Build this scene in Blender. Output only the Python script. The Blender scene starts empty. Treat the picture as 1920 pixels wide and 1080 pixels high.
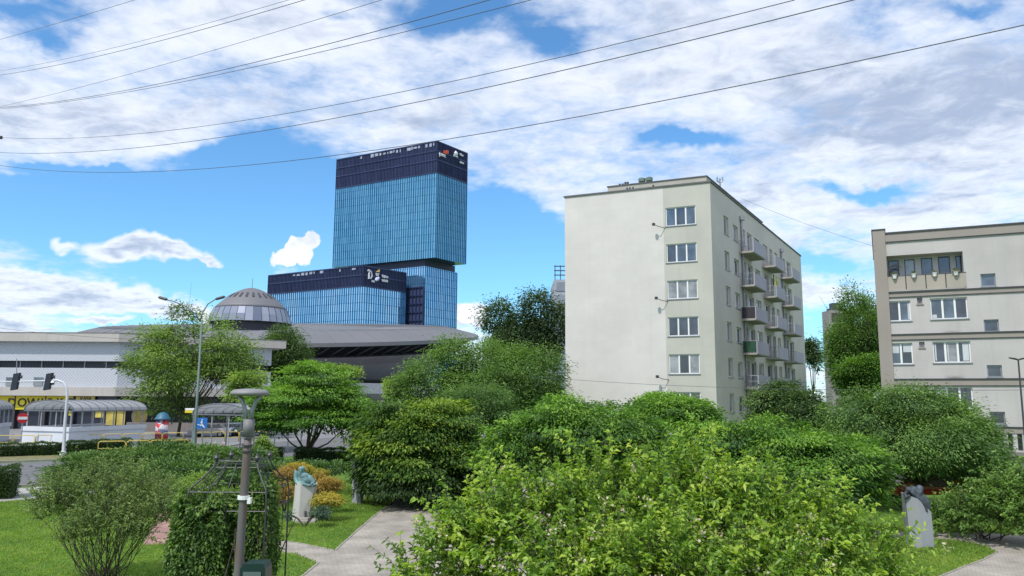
import bpy, bmesh, math, random
import numpy as np
from mathutils import Vector, Matrix
R = math.radians
SC = bpy.context.scene
COL = SC.collection

# ---------------------------------------------------------------- camera
FPX, PITCH, ROLL, CAMZ = 1450.0, math.atan(206 / 1450.0), 0.006, 4.5
_r0 = Vector((1, 0, 0)); _u0 = Vector((0, -math.sin(PITCH), math.cos(PITCH))); CF = Vector((0, math.cos(PITCH), math.sin(PITCH)))
CR = _r0 * math.cos(ROLL) + _u0 * math.sin(ROLL)
CU = _u0 * math.cos(ROLL) - _r0 * math.sin(ROLL)
cam = bpy.data.cameras.new("camera"); camo = bpy.data.objects.new("camera", cam); COL.objects.link(camo)
cam.sensor_width = 36; cam.lens = 36 * FPX / 1920; cam.clip_end = 4000; cam.clip_start = 0.1
m = Matrix((CR, CU, -CF)).transposed().to_4x4(); m.translation = (0, 0, CAMZ); camo.matrix_world = m
SC.camera = camo

def ray(px, py): return CF + CR * ((px - 960) / FPX) + CU * ((540 - py) / FPX)
def at(px, py, Y):
    d = ray(px, py); return d * (Y / d.y) + Vector((0, 0, CAMZ))
def atz(px, py, z):
    d = ray(px, py); return d * ((z - CAMZ) / d.z) + Vector((0, 0, CAMZ))
def gnd(px, py): return atz(px, py, 0.0)
def proj(p):
    q = Vector(p) - Vector((0, 0, CAMZ)); w = q.dot(CF)
    return 960 + FPX * q.dot(CR) / w, 540 - FPX * q.dot(CU) / w

# ---------------------------------------------------------------- sun, sky, exposure
SUN_EL, SUN_AZ = R(56), R(214)          # azimuth clockwise from +Y (north)
sd = Vector((math.sin(SUN_AZ) * math.cos(SUN_EL), math.cos(SUN_AZ) * math.cos(SUN_EL), math.sin(SUN_EL)))
sun = bpy.data.lights.new("sun", 'SUN'); sun.energy = 2.9; sun.angle = R(2.0); sun.color = (1.0, 0.955, 0.91)
suno = bpy.data.objects.new("sun", sun); COL.objects.link(suno); suno.rotation_euler = sd.to_track_quat('Z', 'Y').to_euler(); suno.location = sd * 300
SC.view_settings.view_transform = 'Standard'; SC.view_settings.look = 'None'; SC.view_settings.exposure = 0.36; SC.view_settings.gamma = 1

W = bpy.data.worlds.new("World"); SC.world = W; W.use_nodes = True
nt = W.node_tree; nt.nodes.clear()
def N(t, **k):
    n = nt.nodes.new(t)
    for a, b in k.items(): setattr(n, a, b)
    return n
def L(a, b): nt.links.new(a, b)
def M(op, a, b=None, c=None, clamp=False):
    n = N('ShaderNodeMath', operation=op); n.use_clamp = clamp
    for i, v in enumerate((a, b, c)):
        if v is None: continue
        if isinstance(v, (int, float)): n.inputs[i].default_value = v
        else: L(v, n.inputs[i])
    return n.outputs[0]
def VM(op, a, b=None):
    n = N('ShaderNodeVectorMath', operation=op)
    for i, v in enumerate((a, b)):
        if v is None: continue
        if isinstance(v, tuple): n.inputs[i].default_value = v
        else: L(v, n.inputs[i])
    return n
def MR(v, a, b, c, d, smooth=True):
    n = N('ShaderNodeMapRange'); n.interpolation_type = 'SMOOTHSTEP' if smooth else 'LINEAR'
    L(v, n.inputs[0])
    for i, x in enumerate((a, b, c, d)): n.inputs[i + 1].default_value = x
    return n.outputs[0]
tc = N('ShaderNodeTexCoord'); sep = N('ShaderNodeSeparateXYZ'); L(tc.outputs['Generated'], sep.inputs[0])
X_, Y_, Z_ = sep.outputs
zz = M('ADD', M('MAXIMUM', Z_, 0.0), 0.13)
q = N('ShaderNodeCombineXYZ'); L(M('DIVIDE', X_, zz), q.inputs[0]); L(M('DIVIDE', Y_, zz), q.inputs[1]); L(M('MULTIPLY', Z_, 2.0), q.inputs[2])
def noise(vec, scale, detail=8, rough=0.58, dist=0.0, off=None):
    if off: vec = VM('ADD', vec, off).outputs[0]
    n = N('ShaderNodeTexNoise'); n.inputs['Scale'].default_value = scale; n.inputs['Detail'].default_value = detail
    n.inputs['Roughness'].default_value = rough; n.inputs['Distortion'].default_value = dist; L(vec, n.inputs['Vector']); return n
# direction as slopes (x/y, z/y) ahead; cloud banks are placed by compass bearing and elevation
yy = M('MAXIMUM', Y_, 0.05)
uv = N('ShaderNodeCombineXYZ'); L(M('DIVIDE', X_, yy), uv.inputs[0]); L(M('DIVIDE', Z_, yy), uv.inputs[1])
wob = noise(uv.outputs[0], 9, 4, 0.6)
wv = VM('SCALE', VM('SUBTRACT', wob.outputs['Color'], (0.5, 0.5, 0.5)).outputs[0]); wv.inputs['Scale'].default_value = 0.085
uvw = VM('ADD', uv.outputs[0], wv.outputs[0]).outputs[0]
def blob(px, py, rx, ry, amp, hard=0.0):
    d = ray(px, py); c = (d.x / d.y, d.z / d.y, 0)
    s = VM('SUBTRACT', uvw, c).outputs[0]
    s = VM('MULTIPLY', s, (FPX / rx, FPX / ry, 0)).outputs[0]
    return MR(VM('LENGTH', s).outputs['Value'], hard, 1.45, amp, 0.0)
def total(lst):
    acc = None
    for b in lst:
        o = blob(*b); acc = o if acc is None else M('ADD', acc, o)
    return acc
cover = total([
    (190, 385, 420, 75, -.55), (540, 370, 190, 120, -.5), (40, 25, 150, 45, -.24), (95, 72, 75, 30, -.2), (840, 25, 170, 45, -.22),
    (1030, 75, 80, 50, -.25), (430, 290, 110, 22, -.26), (950, 450, 130, 75, -.6), (980, 540, 140, 90, -.5), (940, 392, 90, 18, -.2),
    (1290, 258, 95, 20, -.26), (1620, 357, 130, 18, -.32), (1560, 500, 80, 26, -.26), (1810, 18, 60, 18, -.16), (1550, 630, 60, 50, -.3),
    (130, 310, 130, 10, -.2), (430, 500, 260, 75, -.42), (90, 465, 120, 60, -.18), (620, 30, 60, 20, -.2), (330, 620, 200, 40, -.3), (770, 420, 200, 140, -.3),
    (245, 458, 85, 32, .62), (320, 474, 110, 22, .55), (400, 482, 40, 9, .4), (130, 450, 30, 12, .4), (150, 558, 200, 24, .50), (330, 575, 90, 14, .4), (40, 520, 90, 22, .35),
    (200, 598, 60, 8, .5), (20, 605, 45, 18, .45), (872, 598, 34, 22, .7), (540, 520, 40, 20, .25), (1530, 560, 60, 20, .2), (480, 50, 240, 70, .2),
    (700, 350, 60, 30, .1), (1400, 100, 300, 120, .16), (1750, 250, 250, 200, .18), (180, 225, 300, 60, .2)])
cum = total([(574, 470, 30, 28, 1.0, .3), (598, 444, 19, 19, 1.0, .3), (545, 495, 40, 20, .9, .1), (585, 490, 20, 25, .8, .1), (410, 590, 30, 18, .9, .4), (878, 600, 26, 20, .9, .3)])
n1 = noise(q.outputs[0], 1.9, 9, 0.56, 0.25, (3.1, 7.7, 0)).outputs[0]
n1b = noise(q.outputs[0], 6.5, 7, 0.6, 0.3, (1.3, 2.2, 0)).outputs[0]
n1c = noise(q.outputs[0], 15, 6, 0.62, 0.4, (5.3, 8.2, 0)).outputs[0]
nb = M('ADD', M('ADD', M('MULTIPLY', n1, 0.45), M('MULTIPLY', n1b, 0.33)), M('MULTIPLY', n1c, 0.22))
front = MR(Y_, 0.0, 0.25, 0.0, 1.0)
dens = M('ADD', M('ADD', nb, 0.10), M('MULTIPLY', cover, front))
alpha = MR(dens, 0.41, 0.70, 0.0, 1.0)
ncum = noise(uv.outputs[0], 34, 7, 0.62).outputs[0]
acum = MR(M('ADD', M('MULTIPLY', cum, front), M('MULTIPLY', M('SUBTRACT', ncum, 0.5), 1.5)), 0.30, 0.52, 0.0, 1.0)
sky = N('ShaderNodeTexSky', sky_type='NISHITA'); sky.sun_disc = False; sky.sun_elevation = SUN_EL; sky.sun_rotation = SUN_AZ
sky.altitude = 250; sky.air_density = 1.0; sky.dust_density = 0.6; sky.ozone_density = 2.0
tint = N('ShaderNodeMix', data_type='RGBA', blend_type='MULTIPLY'); tint.inputs['Factor'].default_value = 1
L(sky.outputs[0], tint.inputs['A']); tint.inputs['B'].default_value = (0.68, 1.10, 1.34, 1)
SKYK = 0.12
# cloud light: bright tops, grey thick bottoms
n2 = M('ADD', M('MULTIPLY', noise(q.outputs[0], 2.6, 8, 0.6, 0.3, (9.1, 1.7, 0)).outputs[0], .5), M('MULTIPLY', noise(q.outputs[0], 8, 7, 0.62, 0.5, (2.1, 6.7, 0)).outputs[0], .5))
gshade = total([(1700, 200, 330, 130, .34), (1890, 130, 170, 130, .42), (1480, 280, 260, 60, .12), (300, 520, 420, 110, -.25), (1600, 90, 100, 60, .12), (850, 200, 300, 60, .06)])
gr = M('ADD', M('MULTIPLY', M('SUBTRACT', n2, 0.5), 3.0), M('MULTIPLY', gshade, front))
gr = M('ADD', gr, M('MULTIPLY', M('SUBTRACT', dens, 0.60), 1.3))
gmix = MR(gr, -0.15, 0.72, 0.0, 1.0)
cl = N('ShaderNodeMix', data_type='RGBA'); L(gmix, cl.inputs['Factor'])
cl.inputs['A'].default_value = tuple(v / SKYK for v in (0.76, 0.80, 0.88)) + (1,)
cl.inputs['B'].default_value = tuple(v / SKYK for v in (0.36, 0.43, 0.57)) + (1,)
mx = N('ShaderNodeMix', data_type='RGBA'); L(M('MULTIPLY', alpha, 0.92), mx.inputs['Factor']); L(tint.outputs['Result'], mx.inputs['A']); L(cl.outputs['Result'], mx.inputs['B'])
cl2 = N('ShaderNodeMix', data_type='RGBA'); L(MR(noise(uv.outputs[0], 26, 4, 0.6, 0, (4, 4, 0)).outputs[0], .35, .68, 0, 1), cl2.inputs['Factor'])
cl2.inputs['A'].default_value = tuple(v / SKYK for v in (0.92, 0.94, 0.96)) + (1,)
cl2.inputs['B'].default_value = tuple(v / SKYK for v in (0.62, 0.68, 0.80)) + (1,)
mx2 = N('ShaderNodeMix', data_type='RGBA'); L(acum, mx2.inputs['Factor']); L(mx.outputs['Result'], mx2.inputs['A']); L(cl2.outputs['Result'], mx2.inputs['B'])
bg = N('ShaderNodeBackground'); L(mx2.outputs['Result'], bg.inputs[0]); bg.inputs[1].default_value = SKYK
wo = N('ShaderNodeOutputWorld'); L(bg.outputs[0], wo.inputs[0])
W.cycles.sampling_method = 'MANUAL'; W.cycles.sample_map_resolution = 512
SC.cycles.max_bounces = 6; SC.cycles.diffuse_bounces = 3; SC.cycles.glossy_bounces = 3; SC.cycles.transmission_bounces = 3; SC.cycles.transparent_max_bounces = 6
SC.cycles.use_denoising = True

# ---------------------------------------------------------------- materials
class NT:
    def __init__(s, m): s.t = m.node_tree; s.t.nodes.clear()
    def n(s, t, **k):
        x = s.t.nodes.new(t)
        for a, b in k.items(): setattr(x, a, b)
        return x
    def l(s, a, b): s.t.links.new(a, b)
    def math(s, op, a, b=None, c=None):
        x = s.n('ShaderNodeMath', operation=op)
        for i, v in enumerate((a, b, c)):
            if v is None: continue
            if isinstance(v, (int, float)): x.inputs[i].default_value = v
            else: s.l(v, x.inputs[i])
        return x.outputs[0]
    def out(s, sh):
        o = s.n('ShaderNodeOutputMaterial'); s.l(sh, o.inputs[0])
    def mix(s, f, a, b, blend='MIX'):
        x = s.n('ShaderNodeMix', data_type='RGBA', blend_type=blend)
        for sock, v in (('Factor', f), ('A', a), ('B', b)):
            if isinstance(v, (int, float)): x.inputs[sock].default_value = v
            elif isinstance(v, tuple): x.inputs[sock].default_value = v + (1,) if len(v) == 3 else v
            else: s.l(v, x.inputs[sock])
        return x.outputs['Result']
def newmat(name):
    m = bpy.data.materials.new(name); m.use_nodes = True; return m, NT(m)
MATS = {}
def mat(name, col, rough=0.7, var=0.12, scale=1.5, metal=0.0, bump=0.0, spec=0.5, streak=0.0, board=False):
    if name in MATS: return MATS[name]
    m, t = newmat(name)
    g = t.n('ShaderNodeTexCoord'); geo = t.n('ShaderNodeNewGeometry')
    no = t.n('ShaderNodeTexNoise'); no.inputs['Scale'].default_value = scale; no.inputs['Detail'].default_value = 6; t.l(geo.outputs['Position'], no.inputs['Vector'])
    lo = tuple(max(0, c * (1 - var)) for c in col); hi = tuple(min(1, c * (1 + var)) for c in col)
    rmp = t.n('ShaderNodeMapRange'); rmp.inputs[1].default_value = .3; rmp.inputs[2].default_value = .7; t.l(no.outputs[0], rmp.inputs[0])
    c = t.mix(rmp.outputs[0], lo, hi)
    if streak:
        mp = t.n('ShaderNodeMapping'); mp.inputs['Scale'].default_value = (2.2, 2.2, 0.12); t.l(geo.outputs['Position'], mp.inputs[0])
        n2 = t.n('ShaderNodeTexNoise'); n2.inputs['Scale'].default_value = 1.0; n2.inputs['Detail'].default_value = 5; t.l(mp.outputs[0], n2.inputs['Vector'])
        r2 = t.n('ShaderNodeMapRange'); r2.inputs[1].default_value = .52; r2.inputs[2].default_value = .75; r2.inputs[3].default_value = 0; r2.inputs[4].default_value = streak; t.l(n2.outputs[0], r2.inputs[0])
        c = t.mix(r2.outputs[0], c, tuple(x * .62 for x in col))
    if board:
        um = t.n('ShaderNodeUVMap'); br = t.n('ShaderNodeTexBrick'); t.l(um.outputs[0], br.inputs[0]); br.inputs['Scale'].default_value = 1.0; br.inputs['Brick Width'].default_value = 1.1; br.inputs['Row Height'].default_value = .5; br.inputs['Mortar Size'].default_value = .012; br.inputs['Mortar Smooth'].default_value = .8
        br.inputs['Color1'].default_value = (1, 1, 1, 1); br.inputs['Color2'].default_value = (.965, .965, .97, 1); br.inputs['Mortar'].default_value = (.93, .93, .935, 1); c = t.mix(1.0, c, br.outputs[0], 'MULTIPLY')
        n4 = t.n('ShaderNodeTexNoise'); n4.inputs['Scale'].default_value = .22; n4.inputs['Detail'].default_value = 9; n4.inputs['Roughness'].default_value = .65; t.l(geo.outputs['Position'], n4.inputs['Vector'])
        r4 = t.n('ShaderNodeMapRange'); r4.inputs[1].default_value = .35; r4.inputs[2].default_value = .65; r4.inputs[3].default_value = .93; r4.inputs[4].default_value = 1.03; t.l(n4.outputs[0], r4.inputs[0])
        v4 = t.n('ShaderNodeVectorMath', operation='SCALE'); t.l(c, v4.inputs[0]); t.l(r4.outputs[0], v4.inputs['Scale']); c = v4.outputs[0]
    p = t.n('ShaderNodeBsdfPrincipled'); t.l(c, p.inputs['Base Color']); p.inputs['Roughness'].default_value = rough; p.inputs['Metallic'].default_value = metal
    p.inputs['Specular IOR Level'].default_value = spec
    if bump:
        n3 = t.n('ShaderNodeTexNoise'); n3.inputs['Scale'].default_value = scale * 12; t.l(geo.outputs['Position'], n3.inputs['Vector'])
        b = t.n('ShaderNodeBump'); b.inputs['Strength'].default_value = bump; b.inputs['Distance'].default_value = .02; t.l(n3.outputs[0], b.inputs['Height']); t.l(b.outputs[0], p.inputs['Normal'])
    t.out(p.outputs[0]); MATS[name] = m; return m
def leafmat(name, dark, mid, bright, trans=0.3, rough=0.5):
    dark, mid, bright = [(c[0] * 1.12 + .10 * c[1], c[1] * 1.12, c[2] + .05 * c[1]) for c in (dark, mid, bright)]
    if name in MATS: return MATS[name]
    m, t = newmat(name)
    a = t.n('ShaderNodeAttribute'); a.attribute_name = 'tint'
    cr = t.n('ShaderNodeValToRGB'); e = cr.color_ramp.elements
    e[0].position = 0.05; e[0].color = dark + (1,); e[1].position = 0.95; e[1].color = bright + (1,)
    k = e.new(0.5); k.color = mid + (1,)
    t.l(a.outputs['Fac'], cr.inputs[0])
    p = t.n('ShaderNodeBsdfPrincipled'); t.l(cr.outputs[0], p.inputs['Base Color']); p.inputs['Roughness'].default_value = rough; p.inputs['Specular IOR Level'].default_value = 0.35
    tr = t.n('ShaderNodeBsdfTranslucent'); tcol = t.mix(1.0, cr.outputs[0], (1.25, 1.35, 0.6), 'MULTIPLY'); t.l(tcol, tr.inputs[0])
    ms = t.n('ShaderNodeMixShader'); ms.inputs[0].default_value = trans + .05; t.l(p.outputs[0], ms.inputs[1]); t.l(tr.outputs[0], ms.inputs[2])
    t.out(ms.outputs[0]); MATS[name] = m; return m
def facemat(name, base, alt, cw, ch, rough=0.12, metal=0.8, amt=0.6, joint=None, jw=0.06):
    """curtain wall: every glass panel of a grid (facade metres in the UV map) has its own tone and slight tilt"""
    if name in MATS: return MATS[name]
    m, t = newmat(name)
    u = t.n('ShaderNodeUVMap'); s = t.n('ShaderNodeSeparateXYZ'); t.l(u.outputs[0], s.inputs[0])
    iu = t.math('FLOOR', t.math('DIVIDE', s.outputs[0], cw)); iv = t.math('FLOOR', t.math('DIVIDE', s.outputs[1], ch))
    cb = t.n('ShaderNodeCombineXYZ'); t.l(iu, cb.inputs[0]); t.l(iv, cb.inputs[1])
    wn = t.n('ShaderNodeTexWhiteNoise'); wn.noise_dimensions = '2D'; t.l(cb.outputs[0], wn.inputs['Vector'])
    c1 = t.n('ShaderNodeCombineXYZ'); t.l(iu, c1.inputs[0])
    wn1 = t.n('ShaderNodeTexWhiteNoise'); wn1.noise_dimensions = '2D'; t.l(c1.outputs[0], wn1.inputs['Vector'])
    f = t.math('ADD', t.math('MULTIPLY', wn.outputs['Value'], 0.45), t.math('MULTIPLY', wn1.outputs['Value'], 0.55))
    f = t.math('MULTIPLY', f, amt)
    c = t.mix(f, base, alt)
    if joint:
        fv = t.math('FRACT', t.math('DIVIDE', s.outputs[1], ch)); c = t.mix(t.math('LESS_THAN', fv, jw), c, joint)
    p = t.n('ShaderNodeBsdfPrincipled'); t.l(c, p.inputs['Base Color']); p.inputs['Roughness'].default_value = rough; p.inputs['Metallic'].default_value = metal
    ge = t.n('ShaderNodeNewGeometry'); sb = t.n('ShaderNodeVectorMath', operation='SUBTRACT'); t.l(wn.outputs['Color'], sb.inputs[0]); sb.inputs[1].default_value = (.5, .5, .5)
    sc = t.n('ShaderNodeVectorMath', operation='SCALE'); t.l(sb.outputs[0], sc.inputs[0]); sc.inputs['Scale'].default_value = 0.03
    ad = t.n('ShaderNodeVectorMath', operation='ADD'); t.l(ge.outputs['Normal'], ad.inputs[0]); t.l(sc.outputs[0], ad.inputs[1])
    nn = t.n('ShaderNodeVectorMath', operation='NORMALIZE'); t.l(ad.outputs[0], nn.inputs[0]); t.l(nn.outputs[0], p.inputs['Normal'])
    t.out(p.outputs[0]); MATS[name] = m; return m
def tilemat(name, c0, c1, size):
    m, t = newmat(name)
    u = t.n('ShaderNodeUVMap'); s = t.n('ShaderNodeSeparateXYZ'); t.l(u.outputs[0], s.inputs[0])
    k = math.pi / size
    a = t.math('SINE', t.math('MULTIPLY', t.math('ADD', s.outputs[0], s.outputs[1]), k)); b = t.math('SINE', t.math('MULTIPLY', t.math('SUBTRACT', s.outputs[0], s.outputs[1]), k))
    f = t.math('ABSOLUTE', t.math('MULTIPLY', a, b)); f = t.math('POWER', f, 0.8)
    p = t.n('ShaderNodeBsdfPrincipled'); t.l(t.mix(f, c0, c1), p.inputs['Base Color']); p.inputs['Roughness'].default_value = .6
    bm = t.n('ShaderNodeBump'); bm.inputs['Strength'].default_value = .25; bm.inputs['Distance'].default_value = .08; t.l(f, bm.inputs['Height']); t.l(bm.outputs[0], p.inputs['Normal'])
    t.out(p.outputs[0]); MATS[name] = m; return m
def pavemat(name, a, b, mortar, sc=1.0, ang=0.5):
    m, t = newmat(name)
    geo = t.n('ShaderNodeNewGeometry'); mp = t.n('ShaderNodeMapping'); mp.inputs['Rotation'].default_value = (0, 0, ang); t.l(geo.outputs['Position'], mp.inputs[0])
    br = t.n('ShaderNodeTexBrick'); t.l(mp.outputs[0], br.inputs[0]); br.inputs['Scale'].default_value = sc
    br.inputs['Brick Width'].default_value = .2; br.inputs['Row Height'].default_value = .1; br.inputs['Mortar Size'].default_value = .006
    br.inputs['Color1'].default_value = a + (1,); br.inputs['Color2'].default_value = b + (1,); br.inputs['Mortar'].default_value = mortar + (1,)
    no = t.n('ShaderNodeTexNoise'); no.inputs['Scale'].default_value = .9; no.inputs['Detail'].default_value = 8; t.l(geo.outputs['Position'], no.inputs['Vector'])
    mr = t.n('ShaderNodeMapRange'); mr.inputs[1].default_value = .35; mr.inputs[2].default_value = .7; mr.inputs[3].default_value = .68; mr.inputs[4].default_value = 1.12; t.l(no.outputs[0], mr.inputs[0])
    vm = t.n('ShaderNodeVectorMath', operation='SCALE'); t.l(br.outputs[0], vm.inputs[0]); t.l(mr.outputs[0], vm.inputs['Scale'])
    p = t.n('ShaderNodeBsdfPrincipled'); t.l(vm.outputs[0], p.inputs['Base Color']); p.inputs['Roughness'].default_value = .85
    t.out(p.outputs[0]); MATS[name] = m; return m
def grassmat():
    m, t = newmat('lawn')
    geo = t.n('ShaderNodeNewGeometry')
    def nz(s, d=6):
        n = t.n('ShaderNodeTexNoise'); n.inputs['Scale'].default_value = s; n.inputs['Detail'].default_value = d; t.l(geo.outputs['Position'], n.inputs['Vector'])
        r = t.n('ShaderNodeMapRange'); r.inputs[1].default_value = .32; r.inputs[2].default_value = .68; t.l(n.outputs[0], r.inputs[0]); return r.outputs[0]
    c = t.mix(nz(.55), (.075, .165, .022), (.145, .27, .04))
    c = t.mix(t.math('MULTIPLY', nz(7), .55), c, (.03, .075, .012))
    c = t.mix(t.math('MULTIPLY', t.math('POWER', nz(2.1), 4), .6), c, (.19, .20, .06))
    p = t.n('ShaderNodeBsdfPrincipled'); t.l(c, p.inputs['Base Color']); p.inputs['Roughness'].default_value = .9; p.inputs['Specular IOR Level'].default_value = .15
    n = t.n('ShaderNodeTexNoise'); n.inputs['Scale'].default_value = 22; t.l(geo.outputs['Position'], n.inputs['Vector'])
    b = t.n('ShaderNodeBump'); b.inputs['Strength'].default_value = .9; b.inputs['Distance'].default_value = .05; t.l(n.outputs[0], b.inputs['Height']); t.l(b.outputs[0], p.inputs['Normal'])
    t.out(p.outputs[0]); return m

# ---------------------------------------------------------------- mesh builder
ORG = {}
def origin(o):
    v = Vector((0, 0, 0))
    while o is not None: v += Vector(o.location); o = o.parent
    return v
class MB:
    def __init__(s): s.v = []; s.f = []; s.uv = []; s.hasuv = False
    def add(s, pts, faces, uvs=None):
        b = len(s.v); s.v += [tuple(p) for p in pts]; s.f += [tuple(b + i for i in f) for f in faces]
        if uvs: s.hasuv = True; s.uv += uvs
        elif s.hasuv or True: s.uv += [[(0, 0)] * len(f) for f in faces]
        return s
    def quad(s, a, b, c, d, uv=None): return s.add([a, b, c, d], [(0, 1, 2, 3)], [uv] if uv else None)
    def hexa(s, p): return s.add(p, [(0, 3, 2, 1), (4, 5, 6, 7), (0, 1, 5, 4), (1, 2, 6, 5), (2, 3, 7, 6), (3, 0, 4, 7)])
    def box(s, x0, x1, y0, y1, z0, z1):
        return s.hexa([(x0, y0, z0), (x1, y0, z0), (x1, y1, z0), (x0, y1, z0), (x0, y0, z1), (x1, y0, z1), (x1, y1, z1), (x0, y1, z1)])
    def fbox(s, fr, u0, u1, z0, z1, n0, n1):
        P = fr.P; return s.hexa([P(u0, n1, z0), P(u1, n1, z0), P(u1, n0, z0), P(u0, n0, z0), P(u0, n1, z1), P(u1, n1, z1), P(u1, n0, z1), P(u0, n0, z1)])
    def tube(s, pts, rad, n=8, cap=True):
        pts = [Vector(p) for p in pts]
        if not hasattr(rad, '__len__'): rad = [rad] * len(pts)
        b = len(s.v); k = len(pts); prev = None
        for i, p in enumerate(pts):
            t = (pts[min(i + 1, k - 1)] - pts[max(i - 1, 0)]).normalized()
            if prev is None:
                a = Vector((0, 0, 1)) if abs(t.z) < .9 else Vector((1, 0, 0)); x = t.cross(a).normalized()
            else: x = (prev - t * prev.dot(t)).normalized()
            prev = x; y = t.cross(x)
            for j in range(n):
                w = 2 * math.pi * j / n; s.v.append(tuple(p + (x * math.cos(w) + y * math.sin(w)) * rad[i]))
        fs = []
        for i in range(k - 1):
            for j in range(n): fs.append((b + i * n + j, b + i * n + (j + 1) % n, b + (i + 1) * n + (j + 1) % n, b + (i + 1) * n + j))
        if cap: fs.append(tuple(b + j for j in reversed(range(n)))); fs.append(tuple(b + (k - 1) * n + j for j in range(n)))
        s.f += fs; s.uv += [[(0, 0)] * len(f) for f in fs]; return s
    def lathe(s, c, prof, n=20, cap=True):
        c = Vector(c); b = len(s.v)
        for r, z in prof:
            for j in range(n):
                w = 2 * math.pi * j / n; s.v.append((c.x + r * math.cos(w), c.y + r * math.sin(w), c.z + z))
        fs = []
        for i in range(len(prof) - 1):
            for j in range(n): fs.append((b + i * n + j, b + i * n + (j + 1) % n, b + (i + 1) * n + (j + 1) % n, b + (i + 1) * n + j))
        if cap: fs.append(tuple(b + j for j in reversed(range(n)))); fs.append(tuple(b + (len(prof) - 1) * n + j for j in range(n)))
        s.f += fs; s.uv += [[(0, 0)] * len(f) for f in fs]; return s
    def prism(s, poly, z0, z1):
        n = len(poly); return s.add([(p[0], p[1], z0) for p in poly] + [(p[0], p[1], z1) for p in poly],
            [tuple(reversed(range(n))), tuple(range(n, 2 * n))] + [(i, (i + 1) % n, n + (i + 1) % n, n + i) for i in range(n)])
    def build(s, name, material, parent=None, smooth=False, local=False):
        V = np.array(s.v, dtype=float).reshape(-1, 3); loc = Vector((0, 0, 0))
        if local: pass
        elif parent is not None: V = V - np.array(origin(parent))
        else:
            loc = Vector(((V[:, 0].min() + V[:, 0].max()) / 2, (V[:, 1].min() + V[:, 1].max()) / 2, V[:, 2].min())); V = V - np.array(loc)
        me = bpy.data.meshes.new(name); me.from_pydata(V.tolist(), [], s.f)
        if s.hasuv:
            ul = me.uv_layers.new(name='UVMap'); flat = [c for f in s.uv for uvp in f for c in uvp]; ul.data.foreach_set('uv', flat)
        me.materials.append(material)
        if smooth: me.shade_smooth()
        me.update()
        o = bpy.data.objects.new(name, me); COL.objects.link(o); o.location = loc; o.parent = parent; return o
class Frame:
    """vertical facade: u runs along it, n outward towards the viewer, z up"""
    def __init__(s, a, b, flip=False):
        s.a = Vector((a[0], a[1], 0)); d = Vector((b[0] - a[0], b[1] - a[1], 0)); s.len = d.length; s.u = d.normalized(); s.n = Vector((s.u.y, -s.u.x, 0))
        if flip: s.n = -s.n
    def P(s, u, n, z): return s.a + s.u * u + s.n * n + Vector((0, 0, z))
    def hit(s, px, py, n=0.0):
        d = ray(px, py); o = Vector((0, 0, CAMZ)); p0 = s.a + s.n * n
        t = (p0 - o).dot(s.n) / d.dot(s.n); p = o + d * t
        return (p - s.a).dot(s.u), p.z
def holewall(mb, fr, u0, u1, z0, z1, holes, n=0.0, depth=0.18):
    us = sorted(set([u0, u1] + [h[0] for h in holes] + [h[1] for h in holes])); zs = sorted(set([z0, z1] + [h[2] for h in holes] + [h[3] for h in holes]))
    us = [u for u in us if u0 - 1e-6 <= u <= u1 + 1e-6]; zs = [z for z in zs if z0 - 1e-6 <= z <= z1 + 1e-6]
    for a, b in zip(us, us[1:]):
        for c, d in zip(zs, zs[1:]):
            if b - a < 1e-5 or d - c < 1e-5: continue
            mu, mz = (a + b) / 2, (c + d) / 2
            if any(h[0] < mu < h[1] and h[2] < mz < h[3] for h in holes): continue
            mb.quad(fr.P(a, n, c), fr.P(b, n, c), fr.P(b, n, d), fr.P(a, n, d), [(a, c), (b, c), (b, d), (a, d)])
    for a, b, c, d in holes:
        P = fr.P; k = n - depth
        mb.quad(P(a, n, c), P(a, n, d), P(a, k, d), P(a, k, c)); mb.quad(P(b, n, d), P(b, n, c), P(b, k, c), P(b, k, d))
        mb.quad(P(a, n, d), P(b, n, d), P(b, k, d), P(a, k, d)); mb.quad(P(b, n, c), P(a, n, c), P(a, k, c), P(b, k, c))
def tag(o, label=None, cat=None, group=None, kind=None):
    if label: o['label'] = label
    if cat: o['category'] = cat
    if group: o['group'] = group
    if kind: o['kind'] = kind
    return o
def thing(name, label, cat, loc, group=None, rz=0.0):
    o = bpy.data.objects.new(name, None); COL.objects.link(o); o.location = loc; o.rotation_euler = (0, 0, rz); o.empty_display_size = .3
    return tag(o, label, cat, group)
def dup(root, loc, rz=0.0, label=None):
    r = root.copy(); COL.objects.link(r); r.location = loc; r.rotation_euler = (0, 0, rz)
    if label: r['label'] = label
    for ch in list(root.children):
        c = ch.copy(); COL.objects.link(c); c.parent = r
        for g in list(ch.children):
            d = g.copy(); COL.objects.link(d); d.parent = c
    return r
FONT = None
def text(body, size, P0, udir, ndir, material, name, parent, depth=0.06, bold=0.0):
    """raised lettering laid on a facade: P0 lower-left corner, udir reading direction, ndir outward"""
    cu = bpy.data.curves.new('lettering', 'FONT'); cu.body = body; cu.size = size; cu.extrude = depth / 2; cu.offset = bold
    t = bpy.data.objects.new('lettering', cu); COL.objects.link(t); dg = bpy.context.evaluated_depsgraph_get()
    me = bpy.data.meshes.new_from_object(t.evaluated_get(dg)); bpy.data.objects.remove(t)
    u = Vector(udir).normalized(); n = Vector(ndir).normalized(); z = n.cross(u); mm = Matrix((u, z, n)).transposed().to_4x4(); mm.translation = Vector(P0) - (origin(parent) if parent else Vector()) + n * depth / 2
    me.transform(mm); me.materials.clear(); me.materials.append(material); me.name = name
    o = bpy.data.objects.new(name, me); COL.objects.link(o); o.parent = parent; return o

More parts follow.
